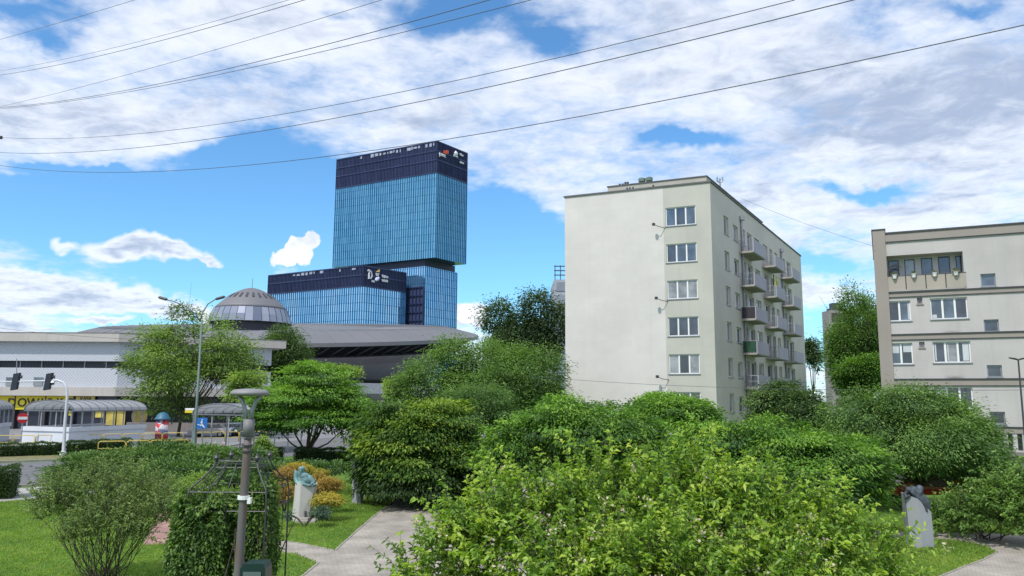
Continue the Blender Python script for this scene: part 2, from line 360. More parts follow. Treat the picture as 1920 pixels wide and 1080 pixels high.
# ---------------------------------------------------------------- foliage
def leaves(name, P, A, Nn, Ln, Wd, tint, material, parent, fold=0.25, droop=0.15):
    """one mesh of folded leaves: P base, A axis, Nn normal"""
    n = len(P); A = A / np.linalg.norm(A, axis=1)[:, None]
    S = np.cross(A, Nn); S /= (np.linalg.norm(S, axis=1)[:, None] + 1e-9); Nn = np.cross(S, A)
    Ln = Ln[:, None]; Wd = Wd[:, None]
    mid = P + A * Ln * .45 + Nn * Wd * fold
    V = np.empty((n, 4, 3)); V[:, 0] = P; V[:, 1] = mid + S * Wd * .5; V[:, 2] = P + A * Ln; V[:, 2, 2] -= (Ln * droop)[:, 0]; V[:, 3] = mid - S * Wd * .5
    org = np.array(origin(parent)) if parent else np.zeros(3)
    V = (V.reshape(-1, 3) - org).astype(np.float32)
    me = bpy.data.meshes.new(name); me.vertices.add(4 * n); me.vertices.foreach_set('co', V.ravel())
    b = np.arange(n, dtype=np.int32)[:, None] * 4; F = np.concatenate([b, b + 1, b + 2, b, b + 2, b + 3], axis=1)
    me.loops.add(6 * n); me.loops.foreach_set('vertex_index', F.ravel()); me.polygons.add(2 * n)
    me.polygons.foreach_set('loop_start', np.arange(0, 6 * n, 3, dtype=np.int32))
    at_ = me.attributes.new('tint', 'FLOAT', 'FACE'); at_.data.foreach_set('value', np.repeat(np.clip(tint, 0, 1), 2).astype(np.float32))
    me.update(calc_edges=True); me.materials.append(material)
    o = bpy.data.objects.new(name, me); COL.objects.link(o); o.parent = parent; return o
def rdir(rng, n, zlo=-1.0):
    z = rng.uniform(zlo, 1, n); a = rng.uniform(0, 2 * np.pi, n); r = np.sqrt(1 - z * z); return np.stack([r * np.cos(a), r * np.sin(a), z], 1)
def crown(name, rng, lobes, n, leaf, material, parent, clump=0.35, flat=0.5, droop=0.5, zlo=-.35, per=26, inner=.22, wr=.45, out=0.7, tbase=.45, tvar=.26, topt=.18):
    lobes = np.array(lobes, float)      # cx cy cz rx ry rz
    wgt = (lobes[:, 3] * lobes[:, 5]); wgt /= wgt.sum()
    nc = max(8, int(n / per)); li = rng.choice(len(lobes), nc, p=wgt); D = rdir(rng, nc, zlo)
    C = lobes[li, :3] + D * lobes[li, 3:] * np.where(rng.random(nc) < .15, rng.uniform(1.04, 1.22, nc), rng.uniform(.70, 1.06, nc))[:, None]
    ins = np.zeros(nc, bool)
    for k in range(len(lobes)):
        dd = (C - lobes[k, :3]) / lobes[k, 3:]; ins |= ((dd ** 2).sum(1) < .42) & (li != k)
    C = C[~ins]; D = D[~ins]; nc = len(C)
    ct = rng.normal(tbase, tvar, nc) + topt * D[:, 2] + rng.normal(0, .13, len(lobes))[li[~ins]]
    ci = rng.integers(0, nc, n); off = rng.normal(0, 1, (n, 3)) * np.array([1, 1, flat]) * clump * .55 * rng.uniform(.6, 1.3, nc)[ci][:, None]
    P = C[ci] + off
    hd = off * np.array([1, 1, .3]) + D[ci] * clump * out; hd[:, 2] -= droop * clump * rng.uniform(.2, 1.2, n); hd += rng.normal(0, .22 * clump, (n, 3))
    Nn = D[ci] * .7 + np.array([0, 0, 1.0]) + rng.normal(0, .45, (n, 3))
    ni = int(n * inner)
    if ni:
        li = rng.choice(len(lobes), ni, p=wgt); DI = rdir(rng, ni); PI_ = lobes[li, :3] + DI * lobes[li, 3:] * (rng.uniform(.25, .86, ni) ** .6)[:, None]
        P = np.concatenate([P, PI_]); hd = np.concatenate([hd, DI + rng.normal(0, .6, (ni, 3))]); Nn = np.concatenate([Nn, rng.normal(0, 1, (ni, 3)) + DI])
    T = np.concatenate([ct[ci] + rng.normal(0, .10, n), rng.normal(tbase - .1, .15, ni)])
    Ln = leaf * rng.uniform(.6, 1.35, n + ni); Ln[n:] *= 1.5
    return leaves(name, P, hd, Nn, Ln, Ln * wr * rng.uniform(.8, 1.2, n + ni), T, material, parent)
BARK = mat('bark', (.07, .055, .04), .9, .35, 9, bump=.6)
BARKL = mat('bark_light', (.13, .11, .09), .9, .3, 9, bump=.6)
def mklobes(rng, c, r, k, spread=.55, size=(.38, .58), zs=1.0):
    out = []
    for i in range(k):
        d = rdir(rng, 1, -.55)[0] * (rng.uniform(.35, 1.0) ** .5) * spread; s = rng.uniform(*size)
        out.append([c[0] + d[0] * r[0], c[1] + d[1] * r[1], c[2] + d[2] * r[2], r[0] * s, r[1] * s, r[2] * s * zs])
    return out
def trunk(parent, base, lobes, r0, rng, material=BARK, fork=.45, lean=0.0, n=8):
    mb = MB(); b = Vector(base); cs = [Vector(l[:3]) for l in lobes]; top = sum(cs, Vector()) / len(cs); fk = b.lerp(top, fork); fk.x += lean
    mid = b.lerp(fk, .5) + Vector((rng.normal(0, .05), rng.normal(0, .05), 0)) * (fk - b).length
    mb.tube([b - Vector((0, 0, .1)), b + Vector((0, 0, .15)), mid, fk], [r0 * 1.35, r0, r0 * .85, r0 * .75], n)
    for c in cs:
        m_ = fk.lerp(c, .5) + Vector((0, 0, -.12 * (c - fk).length)); mb.tube([fk - Vector((0, 0, r0)), m_, c], [r0 * .5, r0 * .3, r0 * .1], 6)
        for _ in range(3):
            e = c + Vector(rdir(rng, 1, -.1)[0]) * .6 * (c - fk).length * .6; mb.tube([m_.lerp(c, rng.uniform(.2, .9)), (m_ + e) / 2 + Vector((0, 0, .05)), e], [r0 * .16, r0 * .1, r0 * .04], 5)
    return mb.build('trunk', material, parent, smooth=True)
def tree(name, label, group, x0, x1, yt, yb, Y, n, leaf, material, seed, k=9, gz=0.0, tr=.12, spread=.58, size=(.36, .55), bark=BARK, basepx=None, extra=None, depth=.95, fork=.45, **kw):
    rng = np.random.default_rng(seed); a = at((x0 + x1) / 2, (yt + yb) / 2, Y); rx = (x1 - x0) / 2 * Y / FPX; rz = (yb - yt) / 2 * Y / FPX
    lob = mklobes(rng, a, (rx, rx * depth, rz), k, spread, size)
    for e in (extra or []):
        p = at(e[0], e[1], Y + (e[4] if len(e) > 4 else 0)); s = Y / FPX; lob.append([p.x, p.y, p.z, e[2] * s, e[2] * s * .9, e[3] * s])
    b = Vector((a.x, Y, gz)) if basepx is None else Vector((at(basepx, 800, Y).x, Y, gz))
    t = thing(name, label, 'tree', b, group); crown('crown', rng, lob, n, leaf, material, t, **kw); trunk(t, b, lob, tr, rng, bark, fork); return t

# ================================================================ GROUND
ground = MB().quad((-900, -60, 0), (900, -60, 0), (900, 2500, 0), (-900, 2500, 0)).build('ground', grassmat()); tag(ground, kind='structure')
def sheet(name, pix, z, material, world=None):
    pts = [gnd(*p) for p in pix] if pix else [Vector(p) for p in world]
    pts = [Vector((p.x, p.y, z)) for p in pts]
    mb = MB(); mb.add(pts, [tuple(range(len(pts)))]); o = mb.build(name, material); me = o.data
    if me.polygons[0].normal.z < 0: me.flip_normals()
    return tag(o, kind='structure')
ASPH = mat('asphalt', (.13, .13, .135), .9, .14, .8, bump=.2)
PAVE = pavemat('paving', (.40, .36, .305), (.345, .31, .26), (.21, .19, .16))
SLAB = mat('concrete_slabs', (.34, .33, .31), .85, .12, .7)
sheet('plaza', None, .004, mat('plaza_asphalt', (.20, .20, .205), .9, .15, .4), [(-240, 63, 0), (-8, 60, 0), (2, 66, 0), (30, 120, 0), (30, 420, 0), (-300, 420, 0)])
sheet('road', [(-500, 871), (0, 869), (120, 864), (330, 857), (455, 834), (650, 818), (900, 812), (900, 842), (640, 848), (520, 858), (400, 872), (250, 895), (60, 910), (-500, 940)], .008, ASPH)
sheet('sidewalk', [(-500, 948), (60, 914), (150, 909), (230, 905), (235, 915), (120, 934), (40, 938), (-500, 985)], .012, SLAB)
dry = mat('dry_grass', (.17, .16, .07), .95, .35, 2.0)
sheet('verge', [(-400, 857), (0, 856), (200, 852), (400, 838), (430, 838), (330, 855), (130, 862), (0, 867), (-400, 869)], .012, dry)
pathpx = [(470, 1008), (560, 1019), (628, 1033), (642, 1020), (672, 993), (705, 965), (740, 940), (768, 923), (800, 902), (1100, 896), (1100, 1300), (480, 1300), (563, 1084), (597, 1056), (560, 1040), (470, 1026)]
path = sheet('path', pathpx, .006, PAVE)
pathpx2 = [(1640, 996), (1745, 1000), (1830, 1001), (1960, 1003), (2300, 1010), (2300, 1300), (1600, 1300), (1722, 1098), (1800, 1066), (1846, 1049), (1869, 1036), (1850, 1024), (1800, 1015), (1745, 1011), (1640, 1008)]
path2 = sheet('path', pathpx2, .006, PAVE)
brickpx = [(268, 1022), (314, 1021), (320, 990), (318, 935), (303, 932), (292, 970)]
sheet('brick_path', brickpx, .007, pavemat('pink_brick', (.42, .24, .20), (.36, .20, .17), (.25, .18, .15), 1.0, .2))
def curb(pix, w=.06, h=.025, name='kerb'):
    mb = MB(); pts = [gnd(*p) for p in pix]
    for a, b in zip(pts, pts[1:]):
        d = (b - a); n = Vector((d.y, -d.x, 0)).normalized() * w / 2; a_ = a; b_ = b
        mb.hexa([a_ - n - Vector((0, 0, .05)), b_ - n - Vector((0, 0, .05)), b_ + n - Vector((0, 0, .05)), a_ + n - Vector((0, 0, .05)), a_ - n + Vector((0, 0, h)), b_ - n + Vector((0, 0, h)), b_ + n + Vector((0, 0, h)), a_ + n + Vector((0, 0, h))])
    return tag(mb.build(name, KERB), kind='structure')
KERB = mat('kerb_stone', (.30, .28, .24), .85, .15, 3)
curb(pathpx[2:9]); curb(pathpx[0:3]); curb([(563, 1084), (597, 1056), (560, 1040), (470, 1026)]); curb(pathpx2[6:15]); curb(pathpx2[0:5])
curb([(-400, 870), (0, 868), (120, 863), (330, 856), (455, 833)], .2, .12); curb([(-500, 942), (60, 912), (250, 897), (400, 874), (520, 860)], .2, .12)

# ================================================================ APARTMENT BLOCK (middle)
CREAM = mat('cream_render', (.63, .60, .56), .9, .04, .35, streak=.08, board=True)
GREENR = mat('pale_green_render', (.49, .48, .42), .9, .04, .35, streak=.12, board=True)
BEIGE = mat('beige_render', (.62, .57, .51), .9, .04, .4, streak=.12, board=True)
GREYR = mat('grey_stucco', (.49, .465, .445), .9, .04, .5, streak=.2, board=True)
TAUPE = mat('taupe_render', (.30, .265, .235), .9, .06, .5, streak=.15)
DARKM = mat('dark_metal', (.05, .05, .055), .5, .1, 3)
GREYM = mat('grey_metal', (.30, .31, .33), .45, .1, 3, metal=.5)
WHITE = mat('white_frame', (.78, .78, .76), .5, .04, 2)
LILAC = mat('lilac_panel', (.42, .39, .46), .8, .05, .8, streak=.1)
ROOFF = mat('roof_felt', (.12, .12, .12), .9, .15, .6)
CONC = mat('concrete', (.36, .34, .31), .9, .12, .8, streak=.2)
def glass(name, col, rough=.04, var=.5):
    if name in MATS: return MATS[name]
    m, t = newmat(name); geo = t.n('ShaderNodeNewGeometry'); no = t.n('ShaderNodeTexNoise'); no.inputs['Scale'].default_value = .9; no.inputs['Detail'].default_value = 3; t.l(geo.outputs['Position'], no.inputs['Vector'])
    r = t.n('ShaderNodeMapRange'); r.inputs[1].default_value = .4; r.inputs[2].default_value = .6; t.l(no.outputs[0], r.inputs[0])
    c = t.mix(r.outputs[0], tuple(x * (1 - var) for x in col), tuple(x * (1 + var) for x in col))
    p = t.n('ShaderNodeBsdfPrincipled'); t.l(c, p.inputs['Base Color']); p.inputs['Roughness'].default_value = rough; p.inputs['IOR'].default_value = 1.65; p.inputs['Specular IOR Level'].default_value = .8
    t.out(p.outputs[0]); MATS[name] = m; return m
GDARK = glass('window_glass', (.03, .038, .055)); GCURT = glass('curtained_glass', (.24, .25, .26), .06, .3); GBLUE = glass('bluish_glass', (.07, .10, .14), .05, .35); GBLACK = glass('black_glass', (.012, .014, .022), .05, .3)
def window(parent, fr, u0, u1, z0, z1, n, cols, panes, sill=True, depth=.14, fw=.07, frm=None, name='window'):
    frm = frm or WHITE; mb = MB(); k = n - depth; b = .05
    mb.fbox(fr, u0, u1, z0, z0 + fw, k, k + b); mb.fbox(fr, u0, u1, z1 - fw, z1, k, k + b)
    w = (u1 - u0) / cols; edges = [u0 + fw * .5] + [u0 + w * i for i in range(1, cols)] + [u1 - fw * .5]
    for i, e in enumerate(edges):
        h = fw * .5 if i in (0, cols) else fw * .8; mb.fbox(fr, e - h, e + h, z0 + fw, z1 - fw, k, k + b)
    o = mb.build(name, frm, parent)
    for i in range(cols):
        a, c = edges[i], edges[i + 1]; MB().fbox(fr, a, c, z0 + fw, z1 - fw, k - .02, k + .02).build('pane', panes[i % len(panes)], o)
    if sill: MB().fbox(fr, u0 - .06, u1 + .06, z0 - .06, z0, n - depth + .03, n + .06).build('sill', GREYM if frm is WHITE else frm, o)
    return o
ZT = at(1331, 339, 57.5).z
cB = at(1331, 339, 57.5); cA = atz(1059, 368, ZT); cD = atz(1501, 479, ZT)
FE = Frame(cA, cB); FR_ = Frame(cB, cD)
apt = thing('apartment_block', 'tall cream apartment block with blank white end wall and a pale green window strip', 'building', (cB.x, cB.y, 0))
cC = cD + (cA - cB)
uG = FE.hit(1247, 560)[0]
holes = []; wins = []
rows = [(387, 422), (456, 491), (525, 560), (594, 630), (664, 701), (735, 771)]
ua, ub = FE.hit(1251, 540)[0], FE.hit(1308, 540)[0]
FLO = []
pal = [[GBLUE, GDARK, GBLUE], [GDARK, GBLUE, GBLUE], [GCURT, GCURT, GCURT], [GDARK, GDARK, GDARK], [GCURT, GBLACK, GCURT], [GDARK, GBLUE, GDARK]]
for (a, b), p in zip(rows, pal):
    z1 = FE.hit(1280, a)[1]; z0 = FE.hit(1280, b)[1]; wins.append((ua, ub, z0, z1, p)); holes.append((ua, ub, z0, z1)); FLO.append(z0 - .9)
mb = MB(); holewall(mb, FE, 0, uG, 0, ZT - .12, []); mb.build('end_wall', CREAM, apt)
mb = MB(); holewall(mb, FE, uG, FE.len, 0, ZT - .12, holes, depth=.2); mb.build('green_strip_wall', GREENR, apt)
for a, b, c, d, p in wins: window(apt, FE, a, b, c, d, 0, 3, p)
# right facade
hf = []; wf = []
uA0, uA1 = FR_.hit(1357, 420)[0], FR_.hit(1365.5, 420)[0]; uB0, uB1 = FR_.hit(1374.5, 430)[0], FR_.hit(1383.5, 430)[0]
zA1 = FR_.hit(1361, 405)[1] - FLO[0]; zB1 = FR_.hit(1379, 420)[1] - FLO[0]
grp = [((1393, 1399), (1402.5, 1411), (1416, 1425)), ((1432, 1440), (1444, 1449), (1453, 1458)), ((1468, 1472), (1475, 1482), (0, 0))]
for k, zf in enumerate(FLO):
    wf.append((uA0, uA1, zf + .75, zf + 2.25, [GCURT])); wf.append((uB0, uB1, zf + .75, zf + 2.05, [GDARK if k % 2 else GCURT]))
    for g in grp:
        for j, (a, b) in enumerate(g):
            if not a: continue
            u0, u1 = FR_.hit(a, 500)[0], FR_.hit(b, 500)[0]; wf.append((u0, u1, zf + (.06 if j == 1 else .85 if j == 0 else 1.1), zf + 2.25, [[GDARK, GBLUE, GCURT][(k * 3 + j) % 3]]))
mb = MB(); holewall(mb, FR_, 0, FR_.len, 0, ZT - .12, [w[:4] for w in wf], depth=.22); mb.build('side_wall', BEIGE, apt)
for a, b, c, d, p in wf: window(apt, FR_, a, b, c, d, 0, 1, p, depth=.2, fw=.09)
mb = MB(); mb.quad((cA.x, cA.y, 0), (cA.x, cA.y, ZT - .12), (cC.x, cC.y, ZT - .12), (cC.x, cC.y, 0)); mb.quad((cC.x, cC.y, 0), (cC.x, cC.y, ZT - .12), (cD.x, cD.y, ZT - .12), (cD.x, cD.y, 0)); mb.build('rear_wall', BEIGE, apt)
def off(p, q, r): return (p[0] + (q.x + r.x), p[1] + (q.y + r.y))
e = .08; un = FE.u; vn = FR_.u
mb = MB(); mb.prism([off(cA, un * -e, vn * -e), off(cB, un * e, vn * -e), off(cD, un * e, vn * e), off(cC, un * -e, vn * e)], ZT - .12, ZT); mb.build('roof_edge', ROOFF, apt)
uL = FE.hit(1137, 355)[0]; s1 = Frame(cB, cD); uE = FR_.hit(1436, 417)[0]
pA = FE.P(uL, -.35, 0); pB = FE.P(FE.len, 0, 0) + vn * .35 - un * .35; pD = FR_.P(uE, -.35, 0); pC = pA + (pD - pB)
zatt = at(1331, 328.5, 57.8).z
mb = MB(); mb.prism([(p.x, p.y) for p in (pA, pB, pD, pC)], ZT, zatt - .06); mb.build('attic_wall', mat('attic_render', (.40, .38, .33), .9, .08, .5, streak=.2), apt)
mb = MB(); mb.prism([(p.x, p.y) for p in (pA - un * .06 - vn * .06, pB + un * .06 - vn * .06, pD + un * .06 + vn * .06, pC - un * .06 + vn * .06)], zatt - .06, zatt + .02); mb.build('attic_coping', ROOFF, apt)
mb = MB()
for px in (1176, 1181, 1187, 1225):
    u, z = FE.hit(px, 350, -.35); mb.fbox(FE, u - .07, u + .07, ZT + .12, ZT + .26, -.35, -.33)
mb.build('vent_hole', GBLACK, apt)
uS = FE.hit(1200, 345)[0]
mb = MB()
for du in (-.25, 0, .22, .42): mb.tube([FE.P(FE.hit(1160, 345)[0] + du, -1.2, ZT), FE.P(FE.hit(1160, 345)[0] + du, -1.2, zatt + .35 + .1 * (du > 0))], .09, 8)
mb.build('flue_pipe', DARKM, apt)
mb = MB()
for du in (-.35, .25): mb.lathe(FE.P(FE.hit(1204, 340)[0] + du, -1.3, zatt), [(.12, -.6), (.12, .3), (.28, .35), (.3, .6), (.15, .68)], 12)
mb.build('roof_fan', mat('green_metal', (.16, .22, .18), .6, .2, 3), apt)
mb = MB(); p = FR_.P(FR_.hit(1362, 360)[0], -.5, 0); zt = at(1362, 335, p.y).z
mb.tube([(p.x, p.y, ZT), (p.x, p.y, zt)], .07, 8)
for s in (-1, 1): mb.tube([(p.x, p.y, zt - .35), (p.x + .22 * s, p.y, zt - .2), (p.x + .22 * s, p.y, zt + .12)], .06, 6)
mb.build('antenna_mast', GREYM, apt)
for px in (1389, 1462):
    u = FR_.hit(px, 450)[0]; zt = FR_.hit(px, 407 if px == 1389 else 466)[1]; mb = MB(); mb.tube([FR_.P(u, .12, 0), FR_.P(u, .12, zt - .3)], .1, 8); mb.fbox(FR_, u - .22, u + .22, zt - .35, zt, 0, .35); mb.build('downpipe', GREYM, apt)
for (px, py) in ((1229, 424), (1234, 561), (1236, 707)):
    u, z = FE.hit(px, py); mb = MB(); mb.tube([FE.P(u + .75, 0, z - .22), FE.P(u + .35, .45, z - .15), FE.P(u, .55, z)], .025, 6); mb.lathe(FE.P(u, .6, z), [(.03, -.1), (.13, -.06), (.13, .1), (.02, .14)], 10); mb.build('spotlight', DARKM, apt)
# balconies of the side facade
bg_ = [(1395.5, 1413, 1434.5), (1435.5, 1453, 1469.5), (1471, 1484, 1498)]
for k, zf in enumerate(FLO):
    for gi, (na, fa, fb) in enumerate(bg_):
        u0 = FR_.hit(fa, 500, 1.15)[0]; u1 = FR_.hit(fb, 500, 1.15)[0]
        b = MB(); b.fbox(FR_, u0, u1, zf - .16, zf, 0, 1.15); bo = b.build('balcony', CONC, apt)
        b = MB(); b.fbox(FR_, u0, u1, zf - .1, zf + .98, 1.15, 1.21); b.build('parapet', LILAC, bo)
        b = MB(); b.tube([FR_.P(u0 + .03, 0, zf + .97), FR_.P(u0 + .03, 1.15, zf + .97)], .02, 5); b.tube([FR_.P(u0 + .03, 0, zf + .5), FR_.P(u0 + .03, 1.15, zf + .5)], .014, 5)
        for j in range(8): b.tube([FR_.P(u0 + .03, .1 + j * .14, zf), FR_.P(u0 + .03, .1 + j * .14, zf + .97)], .01, 4)
        b.build('railing', GREYM, bo)
        if gi == 0 and k in (2, 3): b = MB(); b.fbox(FR_, u0 - .02, u0 + .005, zf + .05, zf + .95, .05, 1.12); b.build('screen', mat('green_screen', (.02, .07, .04), .8, .5, 6) if k == 3 else mat('dark_screen', (.04, .035, .045), .8, .3, 6), bo)
t_ = thing('laundry', 'dark and yellow towels hung over a second column balcony of the cream block', 'laundry', FR_.P(FR_.hit(1443, 520)[0], .6, FLO[0] - .9))
for j, (px, c) in enumerate(((1451, (.03, .03, .03)), (1455, (.62, .58, .06)), (1459, (.62, .58, .06)))):
    u = FR_.hit(px, 520, 1.0)[0]; MB().fbox(FR_, u - .13, u + .13, FLO[1] + .95, FLO[1] + 2.0, .95 - .04 * j, .99 - .04 * j).build('towel', mat('towel%d' % (j > 0), c, .9, .15, 8), t_)
MB().tube([FR_.P(FR_.hit(1446, 510, .95)[0], .93, FLO[1] + 2.02), FR_.P(FR_.hit(1464, 510, .95)[0], .93, FLO[1] + 2.02)], .02, 5).build('clothes_line', GREYM, t_)
# balconies of the hidden west facade show past the end wall
vL = Frame(cA, cC, flip=False); wn_ = -un
for (ya, yb, dk) in ((444, 471, 0), (503, 530, 1), (567, 594, 0), (630, 660, 0)):
    z0 = at(1053, yb, 60).z; z1 = at(1053, ya, 60).z; p = cA + vn * 2.2; q = cA + vn * 5.2
    b = MB(); b.prism([(p.x, p.y), ((p + wn_ * .75).x, (p + wn_ * .75).y), ((q + wn_ * .75).x, (q + wn_ * .75).y), (q.x, q.y)], z0, z0 + .14); bo = b.build('balcony', CONC, apt)
    b = MB(); a1 = p + wn_ * .75; a2 = q + wn_ * .75; b.prism([(a1.x, a1.y), ((a1 + wn_ * .05).x, (a1 + wn_ * .05).y), ((a2 + wn_ * .05).x, (a2 + wn_ * .05).y), (a2.x, a2.y)], z0, z1); b.build('parapet', TAUPE if dk else CONC, bo)
    b = MB(); b.prism([(p.x, p.y), (a1.x, a1.y), ((a1 + vn * .04).x, (a1 + vn * .04).y), ((p + vn * .04).x, (p + vn * .04).y)], z0 + .14, z1); b.build('side_screen', DARKM if dk else TAUPE, bo)

# ================================================================ RIGHT BUILDING
yR = 50.0; rA = at(1659, 438, yR); ZR = rA.z; rB = atz(1920, 418, ZR); dirR = (rB - rA).normalized(); rB2 = rA + dirR * 24
FB = Frame(rA, rB2)
rt = thing('apartment_building', 'grey stuccoed flats with taupe bands and a recessed balcony under the roof', 'building', (rA.x, rA.y, 0))
def H(px, py, n=0.0): return FB.hit(px, py, n)
hs = []; ws = []
def rect(x0, x1, y0, y1):
    u0, zt = H(x0, y0); u1, zb = H(x1, y1); zt2 = (H(x0, y0)[1] + H(x0, y0)[1]) / 2; return (u0, u1, H((x0 + x1) / 2, y1)[1], H((x0 + x1) / 2, y0)[1])
lg = rect(1660, 1810, 475.5, 542)
hs.append(lg)
for r, cols, p in (((1664, 1709, 564, 602), 2, [GDARK, GBLUE]), ((1743, 1816, 558, 598), 3, [GBLUE, GBLUE, GDARK]),
                   ((1838, 1868, 513, 537), 1, [GBLUE]), ((1844, 1874, 599, 622), 1, [GDARK]), ((1850, 1880, 684.5, 707), 1, [GDARK]), ((1856, 1886, 772, 795), 1, [GBLACK]),
                   ((1667, 1713, 643, 683), 2, [GBLUE, GBLACK]), ((1748, 1822, 640, 680), 3, [GDARK, GCURT, GDARK]),
                   ((1671, 1717, 725, 767), 2, [GBLUE, GDARK]), ((1751, 1826, 725, 766), 3, [GBLUE, GBLACK, GDARK]),
                   ((1676, 1722, 812, 850), 2, [GBLUE, GDARK]), ((1756, 1832, 812, 850), 3, [GDARK, GBLUE, GDARK]),
                   ((1719, 1730, 558, 570), 1, [GDARK]), ((1723, 1734, 641, 652), 1, [GBLUE]), ((1728, 1739, 725, 737), 1, [GDARK])):
    q_ = rect(*r); hs.append(q_); ws.append((q_, cols, p))
sh = []
for x0, x1 in ((1870, 1883), (1889.5, 1901), (1907, 1919), (1925, 1937), (1943, 1955)):
    q_ = rect(x0, x1, 814, 845); hs.append(q_); sh.append(q_)
dr = rect(1883, 1896, 860, 898); hs.append(dr)
mb = MB(); holewall(mb, FB, 0, FB.len, 0, ZR - .05, [h for h in hs if h is not lg] + [lg], depth=.2)
mb.build('facade_wall', GREYR, rt)
for q_, c, p in ws: window(rt, FB, *q_, 0, c, p, frm=WHITE if c > 1 else (GREYM if q_[1] - q_[0] > .6 else TAUPE), depth=.17)
BLIND_GLINT = mat('blind_and_glint', (.52, .54, .56), .35, .08, 2)
def blind_and_glint(x0, x1, y0, y1, m_=BLIND_GLINT):
    u0, z1 = H(x0, y0, -.1); u1, z0 = H(x1, y1, -.1); MB().fbox(FB, u0, u1, z0, z1, -.148, -.138).build('blind_and_glint', m_, rt)
for b_ in ((1668, 1686, 647, 662), (1693, 1710, 646, 660), (1752, 1757, 645, 676), (1776, 1780, 645, 676), (1804, 1818, 644, 676), (1675, 1690, 729, 760), (1755, 1778, 729, 757), (1748, 1757, 590, 596), (1701, 1706, 568, 598)): blind_and_glint(*b_)  # first entry paints a white reflection onto the pane; the others are blinds
for q_ in sh: window(rt, FB, *q_, 0, 1, [GBLACK], sill=False, depth=.17, fw=.05, frm=DARKM)
mb = MB(); mb.fbox(FB, dr[0], dr[1], dr[2], dr[3], -.17, -.12); d_ = mb.build('door', GBLACK, rt)
# loggia: five-sided niche
mb = MB(); a, b, c, d = lg; k = -1.0; P = FB.P
lw = []
for x0, x1, y0, y1 in ((1666, 1685, 489, 522), (1696, 1715, 487, 521), (1727, 1748, 484.5, 519), (1759, 1781, 481.5, 516), (1792, 1811, 480, 512)):
    u0, z1 = H(x0 - 1, y0, k); u1, z0 = H(x1 + 2, y1, k); lw.append((u0, min(u1, b + .3), z0 - .15, z1))
holewall(mb, FB, a - .02, b + .35, c, d, lw, n=k, depth=.1)
mb.quad(P(a, -.2, c), P(a, -.2, d), P(a, k, d), P(a, k, c)); mb.quad(P(b, -.2, d), P(b, -.2, c), P(b, k, c), P(b, k, d)); mb.quad(P(a, -.2, d), P(b, -.2, d), P(b, k, d), P(a, k, d)); mb.quad(P(b, -.2, c), P(a, -.2, c), P(a, k, c), P(b, k, c))
lo = mb.build('loggia', mat('loggia_wall', (.52, .50, .49), .9, .05, .6), rt)
for i, q_ in enumerate(lw):
    wo_ = window(rt, FB, *q_, k, 1, [[GDARK, GCURT, GBLUE, GDARK, GDARK][i]], sill=False, depth=.08, frm=DARKM, fw=.05)
zp1 = H(1735, 516)[1]
pe = [H(1661, 520)[0], H(1698, 520)[0], H(1735.5, 520)[0], H(1773, 520)[0], H(1812, 520)[0]]
bo = MB().fbox(FB, a - .0, b, c - .08, c + .02, -.1, .10).build('loggia_sill', CONC, rt)
for i in range(4):
    MB().fbox(FB, pe[i] + .03, pe[i + 1] - .03, c + .03, zp1, .0, .05).build('balcony_panel', mat('tan_panel', (.37, .33, .28), .8, .06, .8), rt)
mb = MB(); mb.tube([P(pe[0], .02, zp1 + .05), P(pe[4], .02, zp1 + .05)], .025, 6)
for e_ in pe: mb.tube([P(e_, -.03, c), P(e_, -.03, zp1 + .05)], .03, 6)
mb.build('handrail', DARKM, rt)
potmat = mat('white_pot', (.75, .75, .72), .5, .04, 3)
def flowerpot(loc, lab, big, seed, fr=None):
    t = thing('flower_pot', lab, 'flower pot', loc, 'white flower pots hung on the loggia rail')
    MB().lathe(loc, [(.10, 0), (.14, .22), (.155, .22), (.155, .25), (.12, .25)], 14).build('pot', potmat, t)
    rng = np.random.default_rng(seed); n = 90; Dd = rdir(rng, n, 0); Pp = np.array(loc) + np.array([0, 0, .26]) + Dd * .1 * big
    leaves('plant', Pp, Dd, rng.normal(0, 1, (n, 3)), rng.uniform(.08, .16, n) * big, rng.uniform(.04, .07, n), rng.uniform(.3, .9, n), leafmat('leaf_pot', (.03, .06, .02), (.07, .14, .03), (.55, .45, .42), .25), t)
for i, (px, lb) in enumerate(((1677, 'white flower pot on the loggia rail beside the dark bent stems, leftmost of the four'), (1713, 'white flower pot on the loggia rail before the pale curtained window'), (1752, 'white flower pot on the loggia rail before the half drawn curtain'), (1792, 'white flower pot with pale bloom, rightmost on the loggia rail'))):
    flowerpot(P(H(px, 515)[0], .16, zp1 - .14), lb, 1.2 if i == 3 else .9, 40 + i)
mb = MB()
for i in range(4): u = H(1663 + 2 * i, 515)[0]; mb.tube([P(u, -.25, c), P(u + .05, -.25, zp1 + .3), P(u + .25, -.25, zp1 + .75), P(u + .7, -.25, zp1 + .9 - .08 * i)], .02, 5)
tag(mb.build('bare_plant', DARKM), 'dark bent bare stems leaning in the left end of the recessed balcony', 'plant')
